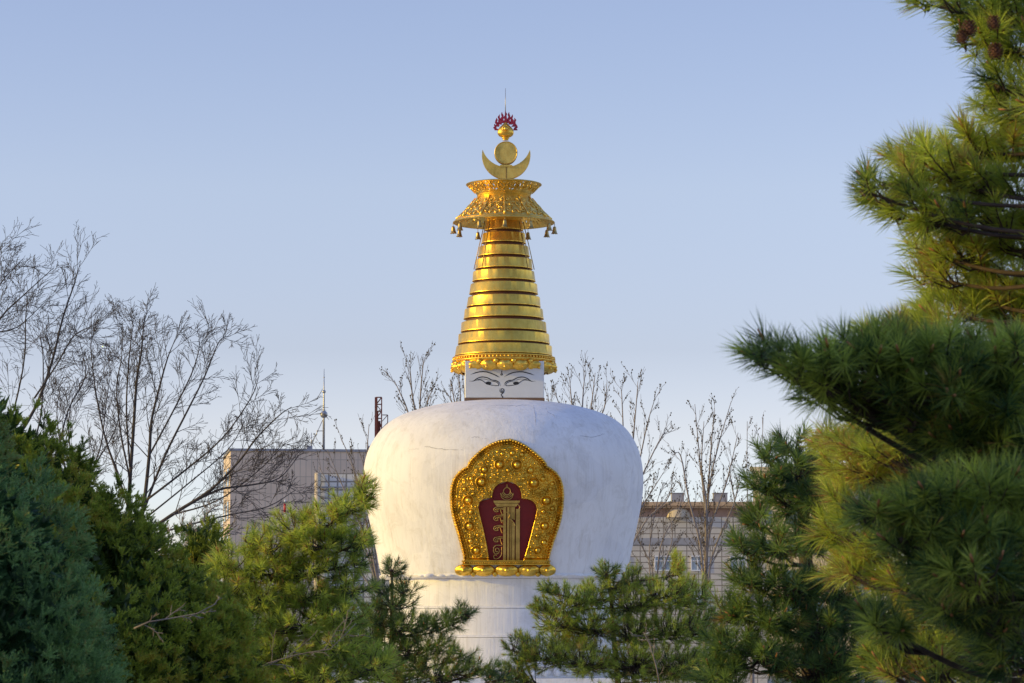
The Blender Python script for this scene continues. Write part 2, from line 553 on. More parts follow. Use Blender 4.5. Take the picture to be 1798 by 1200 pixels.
# lotus ring below the spire
lotus = G()
lotus.lathe([(rr(40), Z(633)), (rr(88), Z(633)), (rr(90), Z(636)), (rr(84), Z(640)), (rr(80), Z(648)), (rr(76), Z(653)), (rr(68), Z(655)), (rr(40), Z(655))], 128)
lo = lotus.build('lotus_ring', MAT['gold'], stupa)
zc_ = Z(647.5)


def petal_mesh(w, h, d):
    """plump down-curled petal, heightfield on an oval; +u right, +v up, +w outward"""
    gg = G(); nu, nv = 13, 11; v = []
    for i in range(nv):
        for j in range(nu):
            a = -1 + 2 * j / (nu - 1); b = -1 + 2 * i / (nv - 1)
            # square -> disc
            x = a * math.sqrt(1 - b * b / 2); y = b * math.sqrt(1 - a * a / 2)
            r2 = x * x + y * y
            hgt = math.sqrt(max(0, 1 - r2 * 0.98))
            groove = -0.24 * math.exp(-((math.sqrt(r2) - 0.70) / 0.09) ** 2) + 0.13 * math.exp(-((x) / 0.10) ** 2) * (y < 0.35)
            v.append((x * w, y * h, (hgt + groove) * d))
    f = [(i * nu + j, i * nu + j + 1, (i + 1) * nu + j + 1, (i + 1) * nu + j) for i in range(nv - 1) for j in range(nu - 1)]
    return v, f


NP = 18
pv, pf = petal_mesh(rr(15.2), rr(9.5), rr(13))
for k in range(NP):
    a = -PI / 2 + k * 2 * PI / NP
    ux, uy = -math.sin(a), math.cos(a); ox, oy = math.cos(a), math.sin(a)
    g = G(); vv = []
    for x, y, w in pv:
        r0 = rr(81) + (y / rr(9.5)) * rr(4)
        vv.append((ox * (r0 + w - rr(1)) + ux * x, oy * (r0 + w - rr(1)) + uy * x, zc_ + y))
    g.add(vv, pf)
    g.ball((ox * rr(93), oy * rr(93), zc_ - rr(4)), rr(2.4), 8, 6)
    g.build('petal', MAT['gold'], lo)
for k in range(NP):
    a = -PI / 2 + (k + .5) * 2 * PI / NP
    g = G()
    g.ball((math.cos(a) * rr(88), math.sin(a) * rr(88), zc_ + rr(7)), rr(5.0), 8, 6, (1, 1, .9))
    g.build('petal_bud', MAT['gold'], lo)
g = G()
g.lathe([(rr(60), Z(627.5)), (rr(88), Z(627.5)), (rr(90.5), Z(628.5)), (rr(90.5), Z(630)), (rr(87.5), Z(630.5)), (rr(87.5), Z(634)), (rr(91), Z(634.6)), (rr(91), Z(636.5)), (rr(60), Z(637))], 128)
for k in range(84):
    a = k * 2 * PI / 84
    g.ball((math.cos(a) * rr(89), math.sin(a) * rr(89), Z(632.3)), rr(2.15), 7, 6)
g.build('beaded_rim', MAT['gold'], lo)

# thirteen-wheel spire: conical gilded rings on a dark core
rings = [(626, 86), (605, 81.5), (584, 76), (561, 71), (540, 65.5), (517, 60.6), (495, 55.8), (473.5, 51), (451, 45.5), (428, 39.5), (405.5, 34)]
spire = G()
cp = [(rr(r_ - 6.5), Z(y_)) for y_, r_ in rings]
spire.lathe([(rr(60), Z(630)), cp[0]] + cp[1:] + [(rr(27), Z(384)), (rr(22), Z(340))], 96)
sp_o = spire.build('spire_core', MAT['recess'], stupa)
for i, (yb_, r_) in enumerate(rings):
    ytop = yb_ - (17.2 if i < 10 else 16)
    rt = r_ - 2.6
    g = G()
    g.lathe([(rr(rt - 6), Z(ytop + .3)), (rr(rt), Z(ytop)), (rr(rt + .7), Z(ytop + .8)), (rr(r_ - .4), Z(yb_ - 1.6)), (rr(r_), Z(yb_ - 1.1)), (rr(r_), Z(yb_ - .1)), (rr(r_ - 1), Z(yb_)), (rr(r_ - 8), Z(yb_ + .2))], 180)
    # slight hammered unevenness
    npl = 9; rt_ = np.random.default_rng(400 + i); off_ = rt_.random(); tilt_ = rt_.normal(0, .010, npl); ofs_ = rt_.normal(0, .0022, npl)
    zm = (Z(ytop) + Z(yb_)) / 2; v2 = []
    for x, y, z in g.v:        # separate hammered plates, each sitting a little differently
        an_ = (math.atan2(y, x) / (2 * PI) + off_) % 1 * npl; p_ = int(an_) % npl
        k_ = 1 + ofs_[p_] + tilt_[p_] * (z - zm) / .4 + .0012 * math.sin(23 * math.atan2(y, x) + 2 * i) + .0010 * math.sin(an_ * 3 * PI + 9 * z)
        v2.append((x * k_, y * k_, z))
    g.v = v2
    g.build('spire_ring', MAT['gold'], stupa, 'auto')
g = G()
g.lathe([(rr(28), Z(402)), (rr(32.5), Z(401.5)), (rr(31.5), Z(386)), (rr(33.5), Z(385)), (rr(33.5), Z(380)), (rr(28), Z(379)), (rr(26), Z(345)), (rr(10), Z(344))], 96)
g.build('spire_collar', MAT['gold'], stupa, 'auto')
# chains from the canopy to the ninth ring
for a_ in (PI + .35, PI + .8, -.35, -.75, .5, PI - .5):
    g = G()
    pts = [(rr(36) * math.cos(a_), rr(36) * math.sin(a_), Z(392)), (rr(47.5) * math.cos(a_), rr(47.5) * math.sin(a_), Z(437)), (rr(56.5) * math.cos(a_), rr(56.5) * math.sin(a_), Z(476))]
    g.tube(pts, 0.016, 5)
    g.build('guy_chain', MAT['gold_dull'], stupa)


# pierced canopy
def pierced(r0, y0, r1, y1, holes, nth, nh, curve=0.0, thick=0.035):
    """cone surface between (r0,y0) and (r1,y1) in photo px; holes(u,v)->True where cut away; u in repeats"""
    gg = G(); v = []; th = np.linspace(0, 2 * PI, nth, endpoint=False)
    z0_, z1_ = Z(y0), Z(y1)
    for i in range(nh + 1):
        t = i / nh
        rad = rr(r0 + (r1 - r0) * t + curve * math.sin(PI * t)); z = z0_ + (z1_ - z0_) * t
        for a in th: v.append((rad * math.cos(a), rad * math.sin(a), z))
    f = []
    for i in range(nh):
        for j in range(nth):
            if holes((j + .5) / nth, (i + .5) / nh): continue
            f.append((i * nth + j, i * nth + (j + 1) % nth, (i + 1) * nth + (j + 1) % nth, (i + 1) * nth + j))
    gg.add(v, f)
    return gg


def ell(u, v, cu, cv, a, b, rot):
    c, s = math.cos(rot), math.sin(rot)
    x, y = (u - cu), (v - cv)
    X, Y = c * x + s * y, -s * x + c * y
    return (X / (a * .8)) ** 2 + (Y / (b * .75)) ** 2 < 1


def hat_holes(u, v):
    if v < .07 or v > .93: return False
    k = u * 12 + 0.5
    w = abs((k % 1) - .5) * 2          # mirror repeats: 0 centre .. 1 edge
    if v > .62:
        return ell(w, v, .30, .76, .17, .05, .9) or ell(w, v, .74, .74, .15, .055, -.7)
    return (ell(w, v, .26, .48, .24, .055, -.55) or ell(w, v, .66, .40, .20, .06, .7) or ell(w, v, .22, .24, .15, .05, .5)
            or ell(w, v, .60, .18, .13, .045, -.4) or ell(w, v, .93, .28, .07, .09, 0) or ell(w, v, .92, .58, .08, .05, 0))


def bowl_holes(u, v):
    if v < .10 or v > .90: return False
    w = (u * 22) % 1
    if v > .80: return abs(w - .5) < .14
    return ell(w, v, .30, .62, .10, .20, .5) or ell(w, v, .66, .60, .09, .16, -.5) or ell(w, v, .50, .28, .22, .07, .3) or ell(w, v, .12, .32, .09, .12, -.3)


g = pierced(89, 391, 46.5, 345, hat_holes, 960, 44, -2.5)
hat = g.build('canopy', MAT['gold_open'], stupa)
sm = hat.modifiers.new('thickness', 'SOLIDIFY'); sm.thickness = 0.05
g = pierced(46.5, 344.5, 66, 325, bowl_holes, 960, 26, -1.5)
bowl = g.build('canopy_crown', MAT['gold_open'], stupa)
sm = bowl.modifiers.new('thickness', 'SOLIDIFY'); sm.thickness = 0.04


def torus(g, R0, z, r, nseg=96, n=8):
    pr = [(R0 + r * math.cos(a), z + r * math.sin(a)) for a in np.linspace(0, 2 * PI, n + 1)]
    g.lathe(pr, nseg)


g = G(); torus(g, rr(89), Z(391.5), rr(1.3)); torus(g, rr(86), Z(388.2), rr(.7))
g.build('rim', MAT['gold_open'], hat)
g = G(); torus(g, rr(66), Z(325), rr(1.2)); torus(g, rr(46.5), Z(344.7), rr(1.3))
g.build('rim', MAT['gold_open'], bowl)
# raised scrolls on the openwork
g = G()
for k in range(12):
    a0 = -PI / 2 + k * 2 * PI / 12
    for sg in (-1, 1):
        for (c0, v0, rad, turns, ph) in ((.10, .30, .11, 1.2, 1), (.17, .55, .10, 1.3, 3), (.09, .72, .07, 1.1, 0), (.20, .22, .06, 1.1, 2)):
            pts = []
            for u in np.linspace(0, 1, 12):
                an = ph + u * turns * 2 * PI; rd = rad * (1 - .7 * u)
                aa = a0 + sg * (c0 + rd * math.cos(an) * .55); vv_ = v0 + rd * math.sin(an) * 1.0
                R_ = rr(89 - 42.5 * vv_ - 2.5 * math.sin(PI * vv_)) + .025; zz = Z(391 - 46 * vv_)
                pts.append((R_ * math.cos(aa), R_ * math.sin(aa), zz))
            g.tube(pts, .026, 5)
    pts = []
    for vv_ in np.linspace(.12, .93, 8):
        R_ = rr(89 - 42.5 * vv_ - 2.5 * math.sin(PI * vv_)) + .03
        pts.append((R_ * math.cos(a0), R_ * math.sin(a0), Z(391 - 46 * vv_)))
    g.tube(pts, [.05, .04, .035, .03, .05, .03, .03, .02], 6)
g.build('scrollwork', MAT['gold_open'], hat)
g = G()
for k in range(22):
    a0 = k * 2 * PI / 22
    pts = []
    for u in np.linspace(0, 1, 14):
        an = 1 + u * 8; rd = 1 - .6 * u
        aa = a0 + .07 * rd * math.cos(an); vv_ = .55 + .28 * rd * math.sin(an)
        R_ = rr(46.5 + 19.5 * vv_ - 1.5 * math.sin(PI * vv_)) + .02; pts.append((R_ * math.cos(aa), R_ * math.sin(aa), Z(344.5 - 19.5 * vv_)))
    g.tube(pts, .022, 5)
g.build('scrollwork', MAT['gold_open'], bowl)
# bells round the canopy rim
b0 = None
g = G()
g.tube([(0, 0, 0), (0, 0, -.12)], .012, 5)
bell_prof = [(.004, -.10), (.035, -.11), (.05, -.13), (.055, -.17), (.062, -.25), (.085, -.335), (.10, -.345), (.095, -.36), (.06, -.355), (.045, -.2), (.002, -.15)]
k8 = []
for i, (r_, z_) in enumerate(bell_prof):
    for j in range(16):
        a = j * 2 * PI / 16; w = 1 + (.09 if j % 2 else -.04) * (1 if 4 <= i <= 8 else 0)
        k8.append((r_ * w * 1.12 * math.cos(a), r_ * w * 1.12 * math.sin(a), z_ - (.02 if (j % 2 and 5 <= i <= 8) else 0)))
g.add(k8, [(i * 16 + j, i * 16 + (j + 1) % 16, (i + 1) * 16 + (j + 1) % 16, (i + 1) * 16 + j) for i in range(len(bell_prof) - 1) for j in range(16)])
g.tube([(0, 0, -.3), (0, 0, -.37)], .018, 5)
for k in range(12):
    a = -PI / 2 + k * 2 * PI / 12
    if b0 is None: b = b0 = g.build('bell', MAT['gold_dull'], hat)
    else:
        b = b0.copy(); COL.objects.link(b); b.parent = hat
    b.location = (rr(90) * math.cos(a), rr(90) * math.sin(a), Z(392.8)); b.rotation_euler = (random.uniform(-.05, .05), random.uniform(-.05, .05), k)


# crescent, disc, jewel, flames, rod (all in the plane x,z facing -y)
def crop1(zx, zy): p = loc(780 + zx / 4.0, 140 + zy / 4.0, SY); return (p.x, p.z)


def slab(g, outline, y0, y1):
    n = len(outline)
    v = [(x, y0, z) for x, z in outline] + [(x, y1, z) for x, z in outline]
    g.add(v, [tuple(range(n)), tuple(range(n, 2 * n))[::-1]] + [(i, n + i, n + (i + 1) % n, (i + 1) % n) for i in range(n)])


cxm, czm = crop1(435, 533)
Rm = 172 / 4 * mS
cz2 = crop1(435, 445)[1]; R2 = 175 / 4 * mS
aT = math.atan2(crop1(435, 497)[1] - czm, 167 / 4 * mS)
ang = np.linspace(aT, -PI - aT, 49)
out = [(cxm + Rm * math.cos(a), czm + Rm * math.sin(a)) for a in ang]
aT2 = math.atan2(crop1(435, 497)[1] - cz2, 167 / 4 * mS)
inn = [(cxm + R2 * math.cos(a), cz2 + R2 * math.sin(a)) for a in np.linspace(-PI - aT2, aT2, 49)][1:-1]
g = G()
for i in range(48):   # quads between outer and inner arcs
    pass
allo = out; alli = inn[::-1]
k = len(allo)
ii = [allo[0]] + alli + [allo[-1]]
ii = ii[:k] if len(ii) >= k else ii + [allo[-1]] * (k - len(ii))
TH_ = .13
v = [(x, -TH_, z) for x, z in allo] + [(x, -TH_, z) for x, z in ii] + [(x, TH_, z) for x, z in allo] + [(x, TH_, z) for x, z in ii]
f = []
for i in range(k - 1):
    f += [(i, i + 1, k + i + 1, k + i), (2 * k + i + 1, 2 * k + i, 3 * k + i, 3 * k + i + 1), (i + 1, i, 2 * k + i, 2 * k + i + 1), (k + i, k + i + 1, 3 * k + i + 1, 3 * k + i)]
g.add(v, f)
cres = g.build('crescent', MAT['gold_flat'], stupa, 'auto')
g = G(); g.box(cxm - .012, cxm + .012, -TH_ - .006, -TH_ + .01, czm - Rm + .02, cz2 - R2 - .02)
g.build('seam', MAT['recess'], cres, False)
g = G(); zf0 = Z(318.5)
g.lathe([(rr(6), Z(345)), (rr(10), Z(330)), (rr(22), Z(320)), (rr(22), zf0), (rr(5), zf0 + .02)], 32)
g.box(cxm - .22, cxm + .22, -.15, .15, crop1(0, 618)[1], crop1(0, 603)[1])
g.box(cxm - .32, cxm + .32, -.17, .17, crop1(0, 617)[1], crop1(0, 611)[1])
g.build('pedestal_block', MAT['gold_flat'], stupa, 'auto')
dcx, dcz = crop1(433, 518); Rd = 82 / 4 * mS
g = G()
a48 = np.linspace(0, 2 * PI, 64, endpoint=False)
slab(g, [(dcx + Rd * math.cos(a), dcz + Rd * math.sin(a)) for a in a48], -.15, .15)
disc = g.build('sun_disc', MAT['gold_flat'], stupa, 'auto')
g = G()
g.tube([(dcx + (Rd - .02) * math.cos(a), -.155, dcz + (Rd - .02) * math.sin(a)) for a in np.linspace(0, 2 * PI, 49)], .02, 6)
g.build('rim', MAT['gold_flat'], disc)
# jewel
jx, jz = crop1(431, 362)
g = G()
js = 1 / 4 * mS
jp = [(1, -68), (22, -66), (18, -56), (28, -52), (26, -46), (44, -38), (55, -24), (58, -8), (54, 8), (42, 26), (26, 42), (12, 56), (4, 68), (.3, 74)]
g.lathe([(max(.001, a * js), b * js) for a, b in catmull(jp, 3)], 40, (jx, 0, jz), 1, .8)
jw = g.build('jewel', MAT['gold'], stupa)
g = G(); g.ball((jx, -.33, jz + .03), .075, 12, 8)
g.tube([(jx + .12 * math.cos(a), -.30 - .0, jz + .03 + .12 * math.sin(a)) for a in np.linspace(0, 2 * PI, 17)], .018, 5)
g.build('boss', MAT['gold'], jw)
for k, (ax, L, b) in enumerate(((0, 78, 66), (-20, 82, 60), (20, 82, 60), (-40, 80, 60), (40, 80, 60), (-62, 80, 63), (62, 80, 63), (-88, 72, 66), (88, 72, 66))):
    a = PI / 2 - R(ax)
    # flames lick upward: base on the jewel, curving up
    bx, bz = jx + b * js * math.cos(a), jz + b * js * .95 * math.sin(a) + .02
    L_ = L * js * .98
    pts_l, pts_r = [], []
    for u in np.linspace(0, 1, 15):
        cx_ = bx + (math.cos(a) * L_ * .34) * (u - .6 * u * u) + .020 * math.sin(u * 11 + k) * (1 - u * .4)
        cz_ = bz + L_ * u * (.62 + .38 * abs(math.sin(a))) 
        w = .066 * (1 - u) ** .6 * (1 + .22 * math.sin(u * 19)) + .004
        pts_l.append((cx_ - w, cz_)); pts_r.append((cx_ + w, cz_))
    g = G(); n = 15
    for yy in (-.03, .03): pass
    vv = [(x, -.035, z) for x, z in pts_l] + [(x, -.035, z) for x, z in pts_r] + [(x, .035, z) for x, z in pts_l] + [(x, .035, z) for x, z in pts_r]
    ff = []
    for i in range(n - 1):
        ff += [(i, n + i, n + i + 1, i + 1), (2 * n + i, 2 * n + i + 1, 3 * n + i + 1, 3 * n + i), (i, i + 1, 2 * n + i + 1, 2 * n + i), (n + i, 3 * n + i, 3 * n + i + 1, n + i + 1)]
    g.add(vv, ff)
    g.build('flame', MAT['flame'], jw, 'auto')
g = G(); x_, z_ = crop1(430, 240)
g.tube([(x_, 0, z_ - .1), (x_, 0, crop1(430, 160)[1]), (x_, 0, crop1(430, 62)[1])], [.02, .014, .009], 6)
g.build('lightning_rod', MAT['steel'], stupa)

# ------------------------------------------------------------------ gold medallion on the dome front
YM = SY - rr(236)
KM = 4.2875
mM = YM / F


def c3(zx, zy):
    p = loc(770 + zx / KM, 750 + zy / KM, YM); return (p.x, p.z)


def on_dome(x, z, h):
    rz = dome_R(z)
    return (x, -(math.sqrt(max(.1, rz * rz - x * x)) + h), z)


OUT = [(541, 86), (600, 104), (665, 138), (715, 175), (760, 212), (795, 245), (812, 268), (822, 292), (850, 308), (890, 338), (925, 385), (944, 445), (950, 520), (946, 600), (935, 680), (918, 745), (896, 810),
       (872, 880), (850, 950), (838, 1012), (835, 1035), (190, 1035), (190, 1010), (178, 950), (160, 885), (140, 810), (118, 740), (98, 670), (86, 600), (82, 520), (88, 445), (108, 385), (145, 338), (185, 308), (212, 296), (222, 268),
       (240, 240), (275, 205), (325, 162), (385, 125), (455, 98)]
NICHE = [(385, 1003), (368, 900), (340, 770), (312, 660), (303, 610), (312, 570), (338, 548), (375, 540), (405, 540), (409, 500), (424, 460), (452, 434), (485, 421), (518, 417), (552, 422), (584, 440), (608, 468), (620, 505),
         (623, 543), (665, 546), (705, 560), (728, 585), (738, 620), (725, 690), (700, 790), (670, 900), (640, 1003)]


def seg_dist(PX, PY, poly, closed=True):
    poly = np.array(poly, float); n = len(poly); best = np.full(PX.shape, 1e9); inside = np.zeros(PX.shape, bool)
    for i in range(n if closed else n - 1):
        a, b = poly[i], poly[(i + 1) % n]
        d = b - a; t = np.clip(((PX - a[0]) * d[0] + (PY - a[1]) * d[1]) / (d @ d + 1e-9), 0, 1)
        best = np.minimum(best, np.hypot(PX - a[0] - t * d[0], PY - a[1] - t * d[1]))
        if closed:
            cond = ((a[1] > PY) != (b[1] > PY)) & (PX < (b[0] - a[0]) * (PY - a[1]) / (b[1] - a[1] + 1e-12) + a[0])
            inside ^= cond
    return best, inside


step = 2.7
gx = np.arange(60, 975, step); gy = np.arange(66, 1042, step)
GX, GY = np.meshgrid(gx, gy)
do, ino = seg_dist(GX, GY, OUT)
dn, inn_ = seg_dist(GX, GY, NICHE)
sd = np.where(ino, do, -do); sn = np.where(inn_, -dn, dn)
H = np.zeros_like(GX)                                     # height in metres
base = 0.085 + 0.03 * np.clip(sd / 50, 0, 1)
H += base
H += 0.075 * np.exp(-((sd - 52) / 5.0) ** 2)              # inner ridge line
H += 0.05 * np.exp(-((sd - 6) / 6.0) ** 2)
H += 0.05 * np.exp(-((sn - 7) / 6.0) ** 2)                # rim round the niche


def bump_ball(cx, cy, r, h, ring=True):
    d = np.hypot(GX - cx, GY - cy)
    z = np.where(d < r, h * np.sqrt(np.clip(1 - (d / r) ** 2, 0, 1)), 0)
    if ring: z = np.maximum(z, .45 * h * np.exp(-((d - 1.35 * r) / (.16 * r + 1.5)) ** 2))
    return z


relief = np.zeros_like(GX)
# beads along the border band
outp = np.array(catmull(OUT[:20], 4) + catmull(OUT[21:] + OUT[:1], 4)); 
seglen = np.r_[0, np.cumsum(np.hypot(*np.diff(outp, axis=0).T))]
cen = np.array([512.0, 560.0])
L_ = seglen[-1]
for s_ in np.arange(0, L_, 23):
    p = np.array([np.interp(s_, seglen, outp[:, 0]), np.interp(s_, seglen, outp[:, 1])])
    if p[1] > 1005 and 200 < p[0] < 830: continue
    d = cen - p; d /= np.linalg.norm(d)
    for off, r_ in ((17, 11.5), (37, 7.5)):
        c = p + d * off
        relief = np.maximum(relief, bump_ball(c[0], c[1], r_, .13 if off < 20 else .08, False))
big0 = [(460, 288, 33, .19), (588, 290, 33, .19), (322, 418, 35, .2), (716, 425, 36, .2), (222, 556, 33, .19), (812, 556, 33, .19), (232, 748, 32, .17), (800, 745, 30, .17), (285, 930, 30, .16),
       (750, 930, 28, .15), (345, 325, 27, .13), (690, 330, 28, .13), (555, 200, 24, .12), (480, 205, 20, .1), (625, 212, 20, .1), (178, 612, 21, .12), (858, 615, 20, .12), (195, 470, 20, .12),
       (838, 470, 20, .12), (242, 642, 22, .12), (790, 640, 21, .12), (240, 860, 24, .13), (796, 870, 24, .13), (190, 690, 17, .1), (848, 690, 17, .1), (245, 392, 22, .12), (855, 430, 19, .1), (785, 395, 21, .12),
       (160, 530, 16, .1), (880, 540, 16, .1), (295, 815, 18, .11), (745, 820, 18, .11), (290, 760, 15, .1), (748, 770, 15, .1), (238, 812, 17, .11), (845, 790, 15, .1), (522, 330, 20, .1), (400, 290, 16, .09),
       (648, 290, 16, .09), (285, 690, 15, .09), (750, 690, 15, .09), (395, 385, 15, .09), (640, 395, 16, .09), (330, 905, 15, .09), (700, 905, 15, .09), (262, 505, 15, .09), (775, 500, 15, .09), (290, 560, 13, .08)]
big = [(a, b, c * .92, d) for a, b, c, d in big0]
for b_ in big: relief = np.maximum(relief, bump_ball(*b_))
cnt = 0; rs = np.random.default_rng(3); placed = [(b[0], b[1], b[2] * 1.25) for b in big]
for _ in range(6000):
    x_, y_ = rs.uniform(110, 930), rs.uniform(150, 995); r_ = rs.uniform(7.5, 13)
    i_, j_ = int((y_ - 66) / step), int((x_ - 60) / step)
    if sd[i_, j_] < 60 + r_ or sn[i_, j_] < 14 + r_ or inn_[i_, j_]: continue
    if any((x_ - a) ** 2 + (y_ - b) ** 2 < (c + r_ * 1.1) ** 2 for a, b, c in placed): continue
    placed.append((x_, y_, r_)); relief = np.maximum(relief, bump_ball(x_, y_, r_, .055 + .004 * r_, r_ > 8)); cnt += 1
# spiral scrolls round the bosses
for (a, b, c, _h) in big:
    if c < 15: continue
    for q_ in range(2 if c > 24 else 1):
        ph = rs.uniform(0, 6.28); sg = -1 if a < 515 else 1
        ca, cb = a + (c * 1.75) * math.cos(ph), b + (c * 1.75) * math.sin(ph)
        pts = [(ca + (c * .62) * (1 - u * .85) * math.cos(ph + sg * u * 9), cb + (c * .62) * (1 - u * .85) * math.sin(ph + sg * u * 9)) for u in np.linspace(0, 1, 20)]
        d, _i = seg_dist(GX, GY, pts, False)
        relief = np.maximum(relief, .06 * np.exp(-(d / 3.4) ** 2) * (sd > 50) * (sn > 10))
# curling tendrils
for _ in range(120):
    a, b, c = placed[rs.integers(0, min(len(placed), 140))]
    ph = rs.uniform(0, 6.28); sg = rs.choice([-1, 1])
    pts = [(a + (c * 1.2 + 14 * u * c / 20) * math.cos(ph + sg * u * 3), b + (c * 1.2 + 14 * u * c / 20) * math.sin(ph + sg * u * 3)) for u in np.linspace(0, 1, 7)]
    d, _i = seg_dist(GX, GY, pts, False)
    relief = np.maximum(relief, .05 * np.exp(-(d / 3.4) ** 2) * (sd > 50) * (sn > 10))
H += relief * 1.35
H = np.where(sd < 0, -.35, H); H = np.where(sn < 0, -.35, H)
keepv = (sd > -step * 1.6) & (sn > -step * 1.6)
ny, nx = GX.shape
idx = -np.ones(GX.shape, int); vv = []
for i in range(ny):
    for j in range(nx):
        if keepv[i, j]:
            idx[i, j] = len(vv); x_, z_ = c3(GX[i, j], GY[i, j]); vv.append(on_dome(x_, z_, H[i, j]))
ff = [(idx[i, j], idx[i + 1, j], idx[i + 1, j + 1], idx[i, j + 1]) for i in range(ny - 1) for j in range(nx - 1)
      if idx[i, j] >= 0 and idx[i + 1, j] >= 0 and idx[i + 1, j + 1] >= 0 and idx[i, j + 1] >= 0]
g = G(); g.add(vv, ff)
med = g.build('medallion', MAT['gold_relief'], stupa)

# dark red niche
g = G(); nrows = 30
nz = np.linspace(417, 1003, nrows); vv = []; 
NP_ = np.array(NICHE)
for zy in nz:
    xs = []
    for i in range(len(NP_)):
        a, b = NP_[i], NP_[(i + 1) % len(NP_)]
        if (a[1] - zy) * (b[1] - zy) <= 0 and a[1] != b[1]: xs.append(a[0] + (zy - a[1]) / (b[1] - a[1]) * (b[0] - a[0]))
    x0_, x1_ = (min(xs), max(xs)) if len(xs) > 1 else (515, 521)
    for u in np.linspace(0, 1, 13):
        x_, z_ = c3(x0_ - 6 + (x1_ - x0_ + 12) * u, zy); vv.append(on_dome(x_, z_, .03))
g.add(vv, [(i * 13 + j, (i + 1) * 13 + j, (i + 1) * 13 + j + 1, i * 13 + j + 1) for i in range(nrows - 1) for j in range(12)])
g.build('red_niche', MAT['red'], med)


# interlaced gold monogram
def mono_tube(g, pts, r=2.2, h=.075):
    pp = catmull(pts, 4)
    g.tube([on_dome(*c3(*p), h) for p in pp], r / KM * mM, 5)


def mono_bar(g, quad, h0=.04, h1=.075):
    c = [c3(*p) for p in quad]
    a = [on_dome(x, z, h1) for x, z in c]; b = [on_dome(x, z, h0 - .03) for x, z in c]
    g.add(a + b, [(0, 1, 2, 3), (0, 4, 5, 1), (1, 5, 6, 2), (2, 6, 7, 3), (3, 7, 4, 0)])


g = G()
mono_bar(g, [(412, 556), (612, 556), (607, 574), (418, 574)], .04, .11)
mono_bar(g, [(420, 577), (600, 577), (585, 600), (440, 600)], .04, .085)
for x0_, x1_, y0_ in ((487, 508, 604), (516, 534, 604), (541, 549, 604), (553, 574, 720), (582, 612, 618)):
    mono_bar(g, [(x0_, y0_), (x1_, y0_), (x1_, 1003), (x0_, 1003)], .04, .09)
mono_bar(g, [(551, 604), (574, 604), (574, 700), (551, 690)], .04, .09)
for y_ in (612, 655, 700, 745):
    mono_bar(g, [(470, y_), (500, y_ + 4), (500, y_ + 14), (470, y_ + 10)], .04, .10)
for yc in (625, 690, 765, 850):
    mono_tube(g, [(484, yc - 22), (455, yc - 24), (424, yc - 16), (416, yc), (428, yc + 14), (448, yc + 12), (446, yc - 2), (462, yc - 10), (470, yc + 16), (478, yc + 34)], 3.4)
    mono_tube(g, [(484, yc - 12), (460, yc - 14), (436, yc - 8), (430, yc + 2), (440, yc + 4)], 2.4)
mono_tube(g, [(480, 892), (440, 890), (418, 905), (416, 940), (432, 955), (452, 950), (456, 920), (436, 912), (430, 935), (446, 940)], 3.6)
mono_tube(g, [(476, 905), (474, 960), (455, 985), (425, 992), (416, 975), (425, 962), (440, 968)], 3.4)
mono_tube(g, [(512, 640), (535, 662), (528, 690), (550, 700), (576, 742)], 4.0, .10)
mono_tube(g, [(596, 585), (610, 600), (604, 618), (585, 622)], 3, .10)
# crescent, circle and flame above
mono_tube(g, [(514 + 26 * math.cos(a), 486 + 27 * math.sin(a)) for a in np.linspace(0, 2 * PI, 20)], 4.0)
mono_tube(g, [(514 + 36 * math.cos(a), 488 + 36 * math.sin(a)) for a in np.linspace(.2, PI - .2, 12)], 2.8)
mono_tube(g, [(466, 500), (474, 530), (495, 547), (514, 550), (534, 547), (554, 530), (562, 500), (548, 522), (514, 536), (480, 522), (466, 500)], 2.6)
mono_tube(g, [(508, 458), (514, 436), (520, 458)], 2.4)
g.build('monogram', gold('antique gilt letters', (0.66, 0.44, 0.12), .42, .35, .2, 12), med, 'auto')

# beaded rail and lotus base of the medallion
g = G()


def rail(y0, y1, x0, x1, h):
    n = 28; vv = []
    for u in np.linspace(0, 1, n):
        for zy, hh in ((y0, -.1), (y0, h), (y1, h), (y1, -.1)):
            x_, z_ = c3(x0 + (x1 - x0) * u, zy); vv.append(on_dome(x_, z_, hh))
    g.add(vv, [(i * 4 + j, i * 4 + j + 1, (i + 1) * 4 + j + 1, (i + 1) * 4 + j) for i in range(n - 1) for j in range(3)] + [(0, 3, 2, 1), tuple((n - 1) * 4 + j for j in range(4))])


rail(1004, 1012, 174, 848, .25); rail(1030, 1038, 174, 848, .25); rail(1012.5, 1029.5, 180, 842, .17)
for x_ in np.arange(186, 842, 16.5):
    p = on_dome(*c3(x_, 1021), .19); g.ball(p, 7.2 / KM * mM, 8, 6)
g.build('beaded_rail', MAT['gold_relief'], med, 'auto')
for cx_, w_ in ((192, 70), (340, 86), (515, 92), (684, 86), (824, 66)):
    g = G(); pv, pf = petal_mesh(w_ / KM * mM, 46 / KM * mM, .30)
    vv = []
    for x, y, w in pv:
        X, Z_ = c3(cx_, 1078); vv.append(on_dome(X + x, Z_ + y, .04 + w))
    g.add(vv, pf); p = on_dome(*c3(cx_, 1080), .33); g.ball(p, .09, 10, 7)
    g.build('petal', MAT['gold_relief'], med)
for cx_ in (262, 426, 600, 752):
    g = G()
    p = on_dome(*c3(cx_, 1107), .16); g.ball(p, 20 / KM * mM, 10, 7)
    g.build('petal_bud', MAT['gold_relief'], med)


# ------------------------------------------------------------------ buildings
def rot_box(name, px0, px1, ytop, Y, depth, mat, parent_rz=0.0, label=None, cat='building'):
    """building thing whose front-left-top corner sits on (px0, ytop) at depth Y"""
    a, b = P(px0, ytop, Y), P(px1, ytop, Y)
    e = empty(name, (a.x, Y, 0), parent_rz)
    tag(e, label, cat)
    w = (b.x - a.x); h = a.z
    return e, w, h


